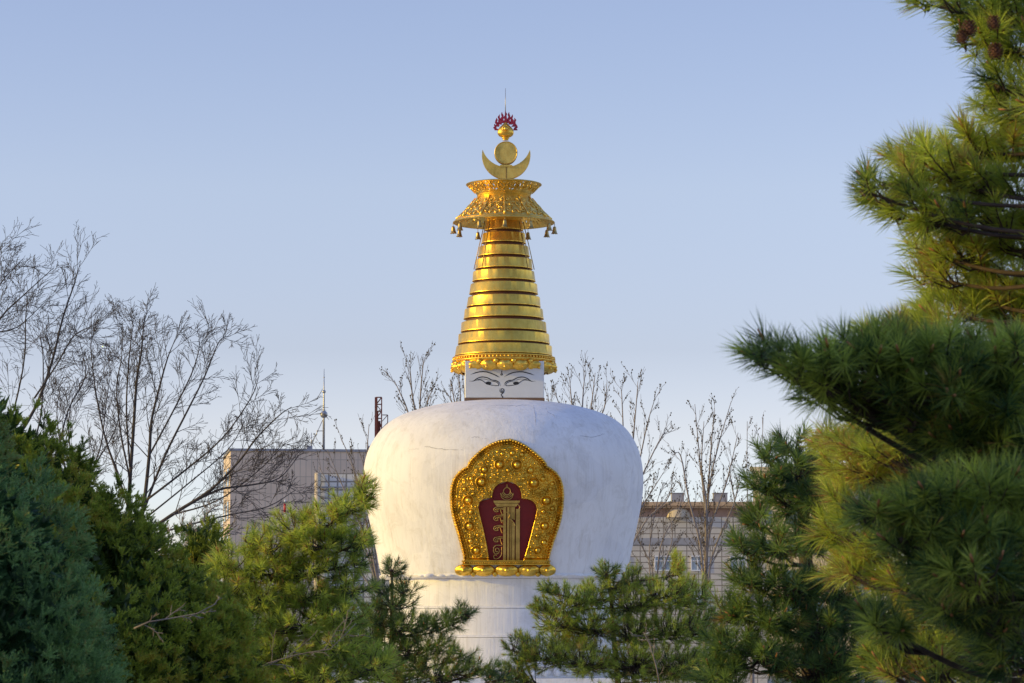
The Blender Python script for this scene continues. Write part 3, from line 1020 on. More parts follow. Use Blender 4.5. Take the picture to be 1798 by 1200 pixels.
# far grey tiled block with a sunlit edge
e, w, h = rot_box('office_block', 405, 800, 792, 260, 16, None, R(8), 'grey tiled windowless block with a sunlit left edge, left of the stupa')
g = G(); g.box(0, w / math.cos(R(8)), 0, 15, 0, h); g.build('wall', MAT['tower'], e, False)
g = G(); g.box(-.12, w / math.cos(R(8)) + .12, -.12, 15.12, h + .003, h + .22); g.build('roof_edge', MAT['concrete'], e, False)
W2 = w / math.cos(R(8))
for x_, s_u in ((6.9, .5), (12.4, .55)):
    g = G(); g.box(x_, x_ + s_u, 1, 1 + s_u, h + .223, h + .223 + s_u * .7); g.build('roof_unit', MAT['concrete'], e, False)
for k in range(7):
    g = G(); zz = h - 3.0 - k * 3.0
    g.box(-.05, .04, 3.0, 6.0, zz, zz + 1.6); g.box(-.05, .04, 9.0, 12.0, zz, zz + 1.6)
    g.build('window', MAT['glass'], e, False)

# white panelled annex
e, w, h = rot_box('panelled_annex', 562, 800, 831, 205, 14, None, 0, 'low white building clad in square glazed panels, beside the stupa’s left flank')
g = G(); g.box(0, w, 0, 12, 0, h); g.build('wall', MAT['annex'], e, False)
g = G()
for k in range(14):
    g.box(.1, w - .1, -.10, -.003, h - 1.05 - k * 1.16, h - .95 - k * 1.16)
g.build('ledge', MAT['concrete'], e, False)
g = G(); g.tube([(-.15, -.3, 0), (-.15, -.3, h)], .22, 10); g.build('drainpipe', MAT['cream'], e)

# right hall with cornice, fanlight, rooftop boxes, windows
e, w, h = rot_box('stone_hall', 940, 1345, 881, 170, 14, None, 0, 'long stone-clad building with an ochre cornice, right of the stupa')
mH = 170 / F


def hz(py): return P(940, py, 170).z


def hx(px): return (px - 940) * mH


g = G(); g.box(0, w, 0, 14, 0, hz(908)); g.build('wall', MAT['hall'], e, False)
g = G(); g.box(0, w, .02, 14, hz(908) + .003, hz(893)); g.build('upper_band', MAT['brownband'], e, False)
g = G(); g.box(-.2, w + .2, -.35, 14.2, hz(893) + .003, hz(889)); g.box(-.3, w + .3, -.5, 14.3, hz(889) + .003, hz(882)); g.build('cornice', MAT['cornice'], e, False)
g = G(); g.box(0, w, -.06, -.003, hz(957), hz(945)); g.build('dark_course', MAT['concrete'], e, False)
g = G(); n = 24; c_ = hx(1191); r_ = 21 * mH; z_ = hz(909)
pts = [(c_ + r_ * math.cos(a), z_ + r_ * .92 * math.sin(a)) for a in np.linspace(0, PI, n)]
for i_ in range(8):            # a bulging shell hood, quarter-sphere built from shrinking arches
    a0_, a1_ = i_ / 8 * PI / 2, (i_ + 1) / 8 * PI / 2
    A_ = [(c_ + (x - c_) * math.cos(a0_), -.7 * math.sin(a0_) * r_, z_ + (zz_ - z_) * math.cos(a0_)) for x, zz_ in pts]
    B_ = [(c_ + (x - c_) * math.cos(a1_), -.7 * math.sin(a1_) * r_, z_ + (zz_ - z_) * math.cos(a1_)) for x, zz_ in pts]
    g.add(A_ + B_, [(j, j + 1, n + j + 1, n + j) for j in range(n - 1)])
g.build('shell_hood', MAT['cream'], e)
for a_, b_ in ((1180, 1202), (1254, 1278), (1040, 1062)):
    g = G(); g.box(hx(a_), hx(b_), .4, 1.4, hz(881.8), hz(866)); g.box(hx(a_) - .04, hx(b_) + .04, .36, 1.44, hz(866) + .002, hz(865))
    g.build('rooftop_box', MAT['concrete'], e, False)
for a_, b_, t_, bt in ((1148, 1184, 976, 1003), (1212, 1236, 976, 1003), (1280, 1310, 976, 1003), (1060, 1096, 976, 1003), (1148, 1184, 1035, 1062), (1212, 1236, 1035, 1062)):
    g = G(); x0_, x1_, z1_, z0_ = hx(a_), hx(b_), hz(t_), hz(bt)
    fw = .07
    for bx_ in ((x0_, x0_ + fw, z0_, z1_), (x1_ - fw, x1_, z0_, z1_), (x0_ + fw, x1_ - fw, z0_, z0_ + fw), (x0_ + fw, x1_ - fw, z1_ - fw, z1_), ((x0_ + x1_) / 2 - .03, (x0_ + x1_) / 2 + .03, z0_ + fw, z1_ - fw),
                (x0_ + fw, (x0_ + x1_) / 2 - .03, z1_ - .33, z1_ - .28), ((x0_ + x1_) / 2 + .03, x1_ - fw, z1_ - .33, z1_ - .28)):
        g.box(bx_[0], bx_[1], -.09, -.004, bx_[2], bx_[3])
    wn = g.build('window', MAT['white'], e, False)
    g = G(); g.box(x0_ + fw, x1_ - fw, -.03, -.002, z0_ + fw, z1_ - fw); g.build('pane', MAT['curtain'], wn, False)

# cream building glimpsed through the right pine
e, w, h = rot_box('cream_block', 1322, 1500, 828, 300, 20, None, R(-14), 'cream building in warm sun, half hidden by the right pines')
g = G(); g.box(0, w, 0, 16, 0, h); g.build('wall', MAT['cream'], e, False)
g = G(); g.box(-.3, w + .3, -.3, 16.3, h + .003, h + .45); g.build('parapet', MAT['cream'], e, False)
for r0 in range(5):
    for c0 in range(4):
        g = G(); x0_ = .8 + c0 * 2.6; z0_ = h - 2.4 - r0 * 3.1
        g.box(x0_, x0_ + 1.1, -.05, -.004, z0_, z0_ + 1.5); g.build('window', MAT['glass'], e, False)

# unseen hall added left of the camera to keep the near branches in shade
e = empty('shade_hall', (-17, 0.6, 0)); tag(e, 'added unseen hall with a hipped tile roof, left of the viewpoint, shading the near boughs', 'building')
g = G(); g.box(-5, 5, -8, 7.0, 0, 8.6); g.build('wall', MAT['cream'], e, False)
g = G(); g.add([(-5.8, -8.8, 8.603), (5.8, -8.8, 8.603), (5.8, 7.6, 8.603), (-5.8, 7.6, 8.603), (0, -5, 11.9), (0, 6.2, 11.9)], [(0, 1, 4), (1, 2, 5, 4), (2, 3, 5), (3, 0, 4, 5), (0, 3, 2, 1)])
g.build('roof', MAT['roof'], e, False)
for z0_ in (1.2, 5.4):
    for y0_ in (-6.4, -3.2, 0, 3.2):
        g = G(); g.box(5.004, 5.06, y0_, y0_ + 1.5, z0_, z0_ + 1.9); w_ = g.build('window', MAT['white'], e, False)
        g = G(); g.box(5.061, 5.07, y0_ + .08, y0_ + 1.42, z0_ + .08, z0_ + 1.82); g.build('pane', MAT['glass'], w_, False)

# antenna mast with two balls, on the block's roof
a = P(567.5, 792, 262); zr = P(405, 792, 260).z + .223
e = empty('antenna_mast', (a.x, 262 + .6, zr - .2)); tag(e, 'slender steel antenna mast with two balls standing on the grey block', 'antenna mast')
q = 262 / F
g = G(); hh = lambda py: P(567, py, 262.6).z - (zr - .2)
g.tube([(0, 0, 0), (0, 0, hh(728)), (0, 0, hh(690)), (0, 0, hh(648))], [.11, .10, .07, .02], 8)
g.build('pole', MAT['steel'], e)
g = G(); g.ball((0, 0, hh(728)), 6.6 * q, 20, 14); g.build('ball', MAT['steel'], e)
g = G(); g.ball((0, 0, hh(688)), 3.2 * q, 16, 10); g.build('ball', MAT['steel'], e)
g = G(); g.ball((0, 0, hh(663)), 1.4 * q, 8, 6); g.tube([(-20 * q, 0, hh(778)), (-2 * q, 0, hh(738))], .035, 5); g.tube([(-11 * q, 0, hh(757)), (0, 0, hh(757))], .035, 5); g.ball((-11 * q, 0, hh(757)), .09, 8, 6)
g.build('brace', MAT['steel'], e)
a = P(546, 792, 262)
e = empty('roof_pole', (a.x, 262.6, zr - .2)); tag(e, 'short thin pole on the grey block roof, left of the ball mast', 'pole')
g = G(); g.tube([(0, 0, 0), (0, 0, hh(760))], [.06, .03], 6); g.build('shaft', MAT['steel'], e)

# rust red lattice tower behind the dome
Yl = 330; q = Yl / F
a = P(665, 800, Yl)
e = empty('lattice_tower', (a.x, Yl, 0)); tag(e, 'rust red steel lattice tower rising behind the dome’s left shoulder', 'lattice tower')
zt_ = P(665, 698, Yl).z
g = G(); wx = 4.7 * q
for sx in (-1, 1):
    for sy in (-1, 1):
        g.box(sx * wx - (.16 if sx < 0 else .05), sx * wx + (.12 if sx < 0 else .05), sy * wx - .06, sy * wx + .06, 0, zt_)
g.build('frame', MAT['rust'], e, False)
g = G()
for sy in (-1, 1):
    zz = zt_
    k = 0
    while zz > 5:
        g.tube([(-wx, sy * wx, zz), (wx, sy * wx, zz)], .045, 4)
        g.tube([(-wx if k % 2 else wx, sy * wx, zz), (wx if k % 2 else -wx, sy * wx, zz - .8)], .04, 4); zz -= .8; k += 1
g.build('bracing', MAT['rust'], e)
g = G(); g.box(-wx * .95, -wx * .2, -wx * .6, wx * .6, 2, zt_ - 1.6); g.box(-wx * .2, wx * .6, -wx * .5, wx * .5, 2, zt_ - 2.7); g.build('lift_shaft', MAT['rust'], e, False)
g = G(); z_ = P(665, 729, Yl).z
for x0_, x1_, y_ in ((wx, wx * 3.3, z_),):
    g.tube([(x0_, 0, y_), (x1_, 0, y_)], .05, 4); g.tube([(x1_, 0, y_), (x1_, 0, y_ - 1.0)], .05, 4); g.tube([(x0_, 0, y_ - 1.6), (x1_, 0, y_ - .9)], .05, 4); g.tube([(x0_, 0, y_ - .8), (x1_, 0, y_)], .04, 4)
g.build('side_platform', MAT['rust'], e)

# red and white pole in front of the block
a = P(500, 930, 190)
e = empty('striped_pole', (a.x, 190, 0)); tag(e, 'thin pole with red and white bands in front of the grey block', 'pole')
z1_ = P(500, 878, 190).z; z2_ = P(500, 884, 190).z; z3_ = P(500, 900, 190).z
g = G(); g.tube([(0, 0, 0), (0, 0, z1_)], .05, 8); g.build('shaft', MAT['white'], e)
g = G(); g.tube([(0, 0, z3_), (0, 0, z2_)], .085, 8); g.tube([(0, 0, z3_ - 1.6), (0, 0, z3_ - .7)], .07, 8); g.build('band', MAT['redpaint'], e)


# ------------------------------------------------------------------ bare trees
def unit(v):
    return v / (np.linalg.norm(v) + 1e-9)


class Bare:
    def __init__(s, seed, trop=.08, px=.01, buds=False, maxseg=60000):
        s.r = np.random.default_rng(seed); s.twig = G(); s.limb = G(); s.bud = G(); s.buds = buds; s.trop = trop; s.minr = px

    def grow(s, p, d, L, rad, level, maxlevel, kids, spread=(.55, .95), lratio=.5, wig=.10):
        n = max(3, int(4 + 5 * (level == 0)) - (level >= 3)); r = s.r
        pts = [p]; dd = unit(d); step = L / (n - 1)
        for i in range(n - 1):
            dd = unit(dd + r.normal(0, wig, 3) + np.array([0, 0, s.trop])); pts.append(pts[-1] + dd * step)
        pts = np.array(pts)
        s.emit(pts, rad, level)
        s.children(pts, L, rad, level, maxlevel, kids, spread, lratio, wig)

    def emit(s, pts, rad, level):
        n = len(pts)
        rads = np.maximum(rad * (1 - .8 * np.linspace(0, 1, n)), s.minr)
        (s.limb if level == 0 else s.twig).tube(pts, rads, 7 if level == 0 else (4 if level == 1 else 3), cap=(level < 1))
        if s.buds and level >= 2:
            for i in range(1, n):
                if s.r.random() < .42:
                    c = pts[i] + s.r.normal(0, .02, 3); s.bud.ball(c, s.r.uniform(.016, .034), 5, 3, (1, 1, 1.3))

    def children(s, pts, L, rad, level, maxlevel, kids, spread, lratio, wig, t0=.18):
        if level >= maxlevel: return
        r = s.r; n = len(pts); k = kids[level]
        for c in range(k):
            t = t0 + (1 - t0) * (c + r.uniform(.1, .9)) / k
            f = t * (n - 1); i = min(int(f), n - 2); u = f - i
            q = pts[i] * (1 - u) + pts[i + 1] * u; d = unit(pts[i + 1] - pts[i])
            perp = unit(np.cross(d, r.normal(0, 1, 3))); a = r.uniform(*spread) * (1 if level == 0 else .8)
            nd = d * math.cos(a) + perp * math.sin(a)
            s.grow(q, nd, L * lratio * r.uniform(.6, 1.15) * (1.12 - .45 * t), max(rad * .5 * (1 - .6 * t), s.minr), level + 1, maxlevel, kids, spread, lratio, wig)

    def main(s, pix, Y, dY, r0, r1, kids, maxlevel=3, t0=.2, lratio=.42, spread=(.45, .95), Lcap=None, wig=.055):
        """a main limb that follows the photograph's pixels at depth Y..Y+dY"""
        pp = np.array([tuple(P(x, y, Y + dY * i / max(1, len(pix) - 1))) for i, (x, y) in enumerate(pix)])
        pp = np.array(catmull(list(pp), 4))
        L = np.linalg.norm(np.diff(pp, axis=0), axis=1).sum()
        s.limb.tube(pp, np.linspace(r0, r1, len(pp)), 7)
        if Lcap: L = min(L, Lcap)
        s.children(pp, L, (r0 + r1) / 2 * 1.1, 0, maxlevel, kids, spread, lratio, wig, t0)

    def finish(s, name, loc_, label, barkm, twigm, group=None):
        e = empty(name, loc_); tag(e, label, 'tree', group)
        nf = len(s.twig.f)
        if s.bud.n: s.twig.add(s.bud.v, s.bud.f)
        for nm, gg, mm, m2 in (('trunk', s.limb, barkm, None), ('twigs', s.twig, twigm, MAT['bud'])):
            if gg.n:
                gg.v = [(x - loc_[0], y - loc_[1], z - loc_[2]) for x, y, z in gg.v]
                gg.build(nm, mm, e, True, m2, nf)
        return e


# A: large bare tree left of the block
Y = 62.0
b = Bare(11, .012, .0043)
gr = P(236, 940, Y)
b.limb.tube([(gr.x, Y, 0), tuple(P(236, 1200, Y)), tuple(P(236, 945, Y))], [.16, .12, .075], 10)
K3 = [15, 8, 3]
for pix, dy, r0, K, cap in (
        ([(236, 950), (228, 900), (228, 850), (234, 760), (240, 670), (248, 620), (252, 575), (255, 555)], .5, .055, K3, 3.6),
        ([(238, 950), (252, 890), (262, 800), (266, 740), (280, 680), (294, 630), (306, 600)], -.8, .050, K3, 3.6),
        ([(238, 950), (255, 890), (290, 800), (330, 720), (360, 660), (385, 600), (405, 590)], 1.2, .034, K3, 3.6),
        ([(245, 945), (300, 905), (370, 860), (420, 810), (450, 770), (490, 730), (512, 715)], -1.2, .040, K3, 3.6),
        ([(245, 945), (310, 900), (380, 862), (440, 852), (490, 840), (525, 800)], 1.6, .036, K3, 3.4),
        ([(228, 900), (205, 830), (185, 770), (170, 700), (162, 640), (158, 600)], 1.0, .030, K3, 3.4),
        ([(230, 850), (212, 760), (205, 680), (214, 625), (210, 590)], -1, .022, [12, 6, 3], 3.2),
        ([(255, 880), (320, 830), (390, 770), (440, 700), (455, 660)], -.5, .026, [12, 6, 3], 3.2),
        ([(262, 800), (300, 730), (335, 660), (348, 620), (350, 600)], .5, .022, [12, 6, 3], 3.0),
        ([(228, 820), (222, 720), (226, 640), (231, 590), (235, 570)], .3, .022, [12, 6, 3], 3.0),
        ([(248, 945), (320, 925), (400, 905), (470, 890), (520, 860)], .5, .024, [12, 8, 4], 2.8),
        ([(262, 905), (330, 850), (400, 790), (430, 740)], .8, .02, [11, 8, 4], 2.8), ([(300, 905), (380, 880), (450, 830), (500, 780)], -.6, .02, [12, 8, 4], 2.8)):
    b.main(pix, Y, dy, r0, .007, K, 3, .18, .55, (.4, 1.0), cap * .62)
b.finish('bare_tree', (gr.x, Y, 0), 'large leafless tree with dark spreading twigs left of the grey block', MAT['twig'], MAT['twig'])

# B: bare tree at the left edge
Y = 46.0
b = Bare(23, .012, .0030)
gr = P(-60, 1000, Y)
b.limb.tube([(gr.x, Y, 0), tuple(P(-60, 1400, Y)), tuple(P(-30, 1000, Y)), tuple(P(10, 800, Y))], [.13, .10, .07, .04], 8)
for pix, dy, r0 in (([(10, 800), (60, 720), (90, 640), (110, 560), (130, 500), (141, 462)], .5, .030), ([(0, 820), (40, 650), (45, 560), (48, 520)], -.6, .016), ([(60, 700), (100, 640), (130, 590), (168, 570)], 0, .016),
                ([(-60, 900), (-50, 640), (0, 560), (40, 520), (95, 470)], .3, .026), ([(-60, 700), (-20, 560), (0, 500), (40, 455)], .8, .020), ([(-80, 700), (-60, 560), (-20, 470), (5, 430)], -.4, .02),
                ([(40, 830), (70, 740), (76, 640), (70, 590)], .9, .018), ([(100, 800), (120, 720), (150, 660), (140, 600)], .7, .016), ([(-60, 640), (-20, 590), (30, 575), (80, 530)], .4, .016)):
    b.main(pix, Y, dy, r0, .005, [13, 7, 3], 3, .15, .55, (.4, 1.0), 1.5)
b.finish('bare_tree', (gr.x, Y, 0), 'leafless tree cut by the left edge of the picture, behind the juniper', MAT['twig'], MAT['twig'])

# thin saplings between B and A
Y = 52.0
b = Bare(31, .04, .0034)
gr = P(140, 1000, Y)
b.limb.tube([(gr.x, Y, 0), tuple(P(140, 1300, Y)), tuple(P(135, 900, Y))], [.06, .05, .03], 6)
for pix in ([(132, 900), (108, 790), (100, 730), (104, 690)], [(138, 880), (175, 790), (185, 720), (195, 650)], [(136, 850), (120, 760), (128, 690)], [(138, 900), (160, 830), (200, 760), (215, 700)]):
    b.main(pix, Y, .4, .018, .005, [11, 6, 3], 3, .1, .55, (.4, .95), 1.4)
b.finish('sapling', (gr.x, Y, 0), 'thin leafless sapling between the two large bare trees', MAT['twig'], MAT['twig'])

# grey tangle of bare twigs in front of the block's foot
Y = 34.0
b = Bare(41, .02, .0035)
gr = P(340, 1100, Y)
b.limb.tube([(gr.x, Y, 0), tuple(P(345, 1250, Y)), tuple(P(330, 1060, Y))], [.05, .04, .02], 6)
for pix in ([(330, 1060), (320, 1000), (330, 950), (360, 925)], [(330, 1060), (300, 1010), (295, 960)], [(330, 1060), (360, 1010), (385, 960), (392, 930)], [(330, 1080), (350, 1040), (380, 1020)], [(325, 1070), (290, 1040), (300, 1000)]):
    b.main(pix, Y, .4, .010, .004, [12, 7, 3], 3, .05, .45, (.4, 1.1), 1.1)
b.finish('bare_shrub', (gr.x, Y, 0), 'tangled grey leafless shrub between juniper and left pine', MAT['twig'], MAT['palebark'])


# poplars with buds behind the stupa
def poplar(seed, Y, base, stems, label, kids=(9, 5), r0=.07, pale=True, Lcap=3.0, name='poplar'):
    b = Bare(seed, .07, .0062, True)
    gr = P(base[0], base[1], Y)
    top = P(base[0], base[1], Y)
    b.limb.tube([(gr.x, Y, 0), (gr.x, Y, top.z * .5), tuple(top)], [r0 * 2.2, r0 * 1.8, r0 * 1.3], 8)
    for st in stems:
        b.main([base] + st, Y, b.r.uniform(-1.2, 1.2), r0 * .8, .012, [kids[0] + 1, kids[1] - 1, 0], 2, .12, .48, (.3, .7), Lcap=Lcap * .85, wig=.06)
    return b.finish(name, (gr.x, Y, 0), label, MAT['palebark'] if pale else MAT['twig'], MAT['poptwig'], 'budding poplars behind the stupa')


poplar(51, 128, (735, 860), [[(730, 780), (715, 720), (700, 685), (692, 668)], [(735, 780), (738, 700), (742, 650), (745, 628)], [(738, 770), (725, 700), (721, 660), (719, 640)], [(745, 780), (750, 710), (762, 680)], [(740, 790), (752, 740), (756, 700)]],
       'budding leafless tree top just left of the eyes box, over the dome shoulder', (10, 6))
poplar(52, 131, (812, 860), [[(806, 760), (797, 700), (790, 665)], [(810, 760), (808, 690), (804, 655)], [(815, 760), (816, 700), (812, 660)], [(808, 760), (795, 710), (785, 690)]], 'small budding tree top touching the left side of the eyes box', (9, 5))
poplar(53, 118, (668, 1050), [[(640, 900), (620, 820), (598, 768)], [(650, 880), (645, 800), (648, 745)], [(640, 940), (600, 850), (575, 790)], [(650, 940), (648, 860), (634, 800)], [(640, 960), (605, 900), (560, 820)], [(632, 1000), (624, 940), (640, 880)]],
       'budding leafless tree whose pale stems fork beside the stupa’s left flank', (9, 5), .06)
poplar(54, 127, (1010, 870), [[(1030, 770), (1040, 700), (1045, 655)], [(1010, 770), (1003, 700), (1000, 662)], [(1030, 780), (1060, 720), (1066, 668)], [(1005, 780), (985, 720), (975, 690)], [(1020, 760), (1024, 690), (1028, 650)], [(1000, 790), (968, 740), (962, 690)]],
       'budding leafless tree top just right of the eyes box', (9, 6))
poplar(55, 122, (1085, 1000), [[(1110, 880), (1125, 800), (1138, 740), (1150, 700)], [(1100, 860), (1095, 770), (1092, 700), (1090, 678)], [(1110, 880), (1135, 820), (1160, 770), (1168, 760)], [(1105, 860), (1112, 770), (1118, 700), (1120, 670)], [(1110, 920), (1140, 870), (1165, 830)],
                                   [(1108, 960), (1138, 910), (1170, 880), (1180, 850)]], 'budding leafless tree leaning out from the dome’s right side', (11, 6), .06)
poplar(56, 125, (1238, 1080), [[(1238, 980), (1238, 900), (1228, 800), (1220, 710)], [(1240, 960), (1245, 860), (1262, 780), (1284, 705)], [(1240, 940), (1244, 850), (1250, 770), (1255, 720)], [(1230, 960), (1210, 880), (1195, 800), (1180, 800)], [(1250, 980), (1290, 880), (1300, 830)],
                                   [(1240, 900), (1232, 820), (1236, 740)], [(1245, 940), (1275, 850), (1296, 760)]], 'tallest budding leafless tree in front of the stone hall', (12, 7), .08)
poplar(57, 130, (1150, 1080), [[(1160, 960), (1190, 900), (1205, 850)], [(1140, 980), (1150, 900), (1160, 860)], [(1145, 1000), (1120, 940), (1130, 890)], [(1165, 1000), (1180, 950), (1178, 900)]], 'low budding leafless tree between dome and tallest poplar', (11, 6), .05)
poplar(58, 133, (1320, 1080), [[(1318, 960), (1312, 860), (1312, 740)], [(1325, 960), (1335, 850), (1340, 735)], [(1310, 960), (1290, 880), (1280, 820)], [(1330, 960), (1350, 860), (1352, 780)]], 'budding leafless tree showing above the pines beside the stone hall', (10, 6), .06)


# ------------------------------------------------------------------ evergreen foliage
def norm_rows(a): return a / (np.linalg.norm(a, axis=1)[:, None] + 1e-9)


def tufts(base, axis, L, K, nl, width, tint, phi=(1.15, .35), two=True, droop=.12, tint_var=.15, r=rng):
    """needles round N short shoots -> V, T, tint"""
    N = len(base)
    axis = norm_rows(axis)
    ref = norm_rows(r.normal(size=(N, 3)))
    a = norm_rows(np.cross(axis, ref)); b_ = np.cross(axis, a)
    s = r.random((N, K)) ** .8
    ph = phi[0] + (phi[1] - phi[0]) * s + r.normal(0, .13, (N, K))
    th_ = r.random((N, K)) * 2 * PI
    d = axis[:, None, :] * np.cos(ph)[..., None] + (a[:, None, :] * np.cos(th_)[..., None] + b_[:, None, :] * np.sin(th_)[..., None]) * np.sin(ph)[..., None]
    p0 = base[:, None, :] + axis[:, None, :] * (s * L)[..., None]
    ln = nl * r.uniform(.7, 1.1, (N, K)) * (r.uniform(.8, 1.15, (N, 1)))
    d = d.reshape(-1, 3); p0 = p0.reshape(-1, 3); ln = ln.reshape(-1)
    w = norm_rows(np.cross(d, norm_rows(r.normal(size=d.shape)))) * width / 2
    tt = np.clip(np.repeat(tint, K) + r.normal(0, tint_var, N * K), 0, 1)
    n = len(d)
    if two:
        mid = p0 + d * (ln * .5)[:, None]; d2 = norm_rows(d + np.array([0, 0, -droop]) * r.uniform(.0, 2, (n, 1)) + axis.repeat(K, 0) * .10)
        tip = mid + d2 * (ln * .5)[:, None]
        V = np.stack([p0 - w, p0 + w, mid - w, mid + w, tip], 1).reshape(-1, 3)
        o = np.arange(n)[:, None] * 5
        T = np.concatenate([o + [0, 1, 3], o + [0, 3, 2], o + [2, 3, 4]], 0)
        return V, T, np.repeat(tt, 5)
    tip = p0 + d * ln[:, None]
    V = np.stack([p0 - w, p0 + w, tip], 1).reshape(-1, 3)
    T = np.arange(n * 3).reshape(-1, 3)
    return V, T, np.repeat(tt, 3)


def pine(name, label, trunk_px, Y, pads, nl, dens, seed, mat, width, K=70, L=.10, trunk_r=.16, candle=True, cones=(), shell=.33, tv=.2, two=True, group=None, rest=()):
    """pads: (px, py, rx, ry, Y, depth, tint, dens multiplier)"""
    r = np.random.default_rng(seed)
    g0 = P(trunk_px[0][0], 1075, Y)
    base = Vector((g0.x, Y, 0))
    e = empty(name, base); tag(e, label, 'tree', group)
    tp = [np.array([base.x, Y, 0.0])] + [np.array(tuple(P(x, y, Y))) for x, y in trunk_px]
    tp = np.array(catmull(tp, 6))
    pads = list(pads) + list(rest)
    g = G(); tr = np.linspace(trunk_r, trunk_r * .25, len(tp))
    B = np.array(tuple(base))
    g.tube(tp - B, tr, 12); g.build('trunk', MAT['bark'], e)
    for ip, pd in enumerate(pads):
        px, py, rx, ry, Yp = pd[:5]; dp = pd[5] if len(pd) > 5 else .5; tn = pd[6] if len(pd) > 6 else .5; dm = pd[7] if len(pd) > 7 else 1
        c = np.array(tuple(P(px, py, Yp))); m = Yp / F
        A = np.array([rx * m, dp, ry * m])
        # limb leaves the trunk below the pad
        zt_ = c[2] - .10 * abs(c[0] - base.x) - .08
        i = int(np.argmin(np.abs(tp[:, 2] - zt_))); s0 = tp[i]
        d0 = c - s0
        mid = s0 + d0 * .55 + np.array([0, 0, -.06 * np.linalg.norm(d0)])
        out = unit(d0 * np.array([1, 1, .25]))
        end = c + out * A[0] * .7 * np.array([1, .5, .3])
        sp_ = np.array(catmull([s0, mid, c - np.array([0, 0, A[2] * .3]), end], 6))
        lg = G(); rl = np.linspace(min(tr[i] * .5, .006 + .0055 * np.linalg.norm(d0)), .004, len(sp_))
        lg.tube(sp_ - B, rl, 7)
        n = max(4, int(dens * dm * (rx * ry) / 1000.0 * (1 + dp)))
        u = norm_rows(r.normal(size=(n, 3))) * (r.random((n, 1)) ** shell)
        pos = c + u * A
        half = sp_[len(sp_) // 2:]
        dist = np.linalg.norm(pos[:, None, :] - half[None], axis=2); j = np.argmin(dist + np.arange(len(half))[None] * -.0, axis=1)
        src = half[np.maximum(j - 2, 0)]
        ax = norm_rows(norm_rows(pos - src) * .8 + np.array([0, 0, .55]) + out * .25 + norm_rows(u) * .35 + r.normal(0, .22, (n, 3)))
        st = pos - ax * L * .5
        for k in range(n):
            q0 = src[k]; q3 = st[k]
            if np.linalg.norm(q3 - q0) > 2.2 * max(A): q0 = q3 - unit(q3 - q0) * .3
            lg.tube(np.array([q0, (q0 + q3) / 2 + np.array([0, 0, -.02]), q3, q3 + ax[k] * L]) - B, [.006, .005, .004, .003], 3, False)
        nf = len(lg.f)
        if candle:
            for k in range(n):
                if r.random() < .30: lg.tube([st[k] + ax[k] * L * .95 - B, st[k] + ax[k] * (L * .95 + .038 * (nl / .1)) - B], [.0065, .003], 5)
        limb = lg.build('limb', MAT['bark'], e, True, MAT['candle'], nf)
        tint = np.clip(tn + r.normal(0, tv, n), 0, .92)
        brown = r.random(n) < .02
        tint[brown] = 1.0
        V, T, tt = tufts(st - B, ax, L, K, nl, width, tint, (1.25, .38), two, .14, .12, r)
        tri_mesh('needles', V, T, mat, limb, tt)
    for (px, py, Yc, rad) in cones:
        c = np.array(tuple(P(px, py, Yc))) - B
        cg = G(); nr = 8
        cg.ball(c, rad * .75, 12, 8, (1, 1, 1.25))
        for i in range(nr):
            zz = -1 + 2 * (i + .5) / nr; rw = math.sqrt(1 - zz * zz) * rad * .8
            for k in range(9):
                a = k * 2 * PI / 9 + i * .35
                pt = c + np.array([rw * math.cos(a), rw * math.sin(a), zz * rad * 1.15])
                dd = np.array([math.cos(a), math.sin(a), .3 + zz * .4]) * rad * .42
                sd_ = np.array([-math.sin(a), math.cos(a), 0]) * rad * .24
                up = np.array([0, 0, rad * .10])
                cg.add([pt - sd_, pt + sd_, pt + dd + sd_ * .6, pt + dd - sd_ * .6, pt + dd * .9 + up * 1.5], [(0, 1, 2, 3), (0, 4, 1), (3, 2, 4), (1, 4, 2), (0, 3, 4)])
        cg.build('pine_cone', MAT['cone'], e, False)
    return e


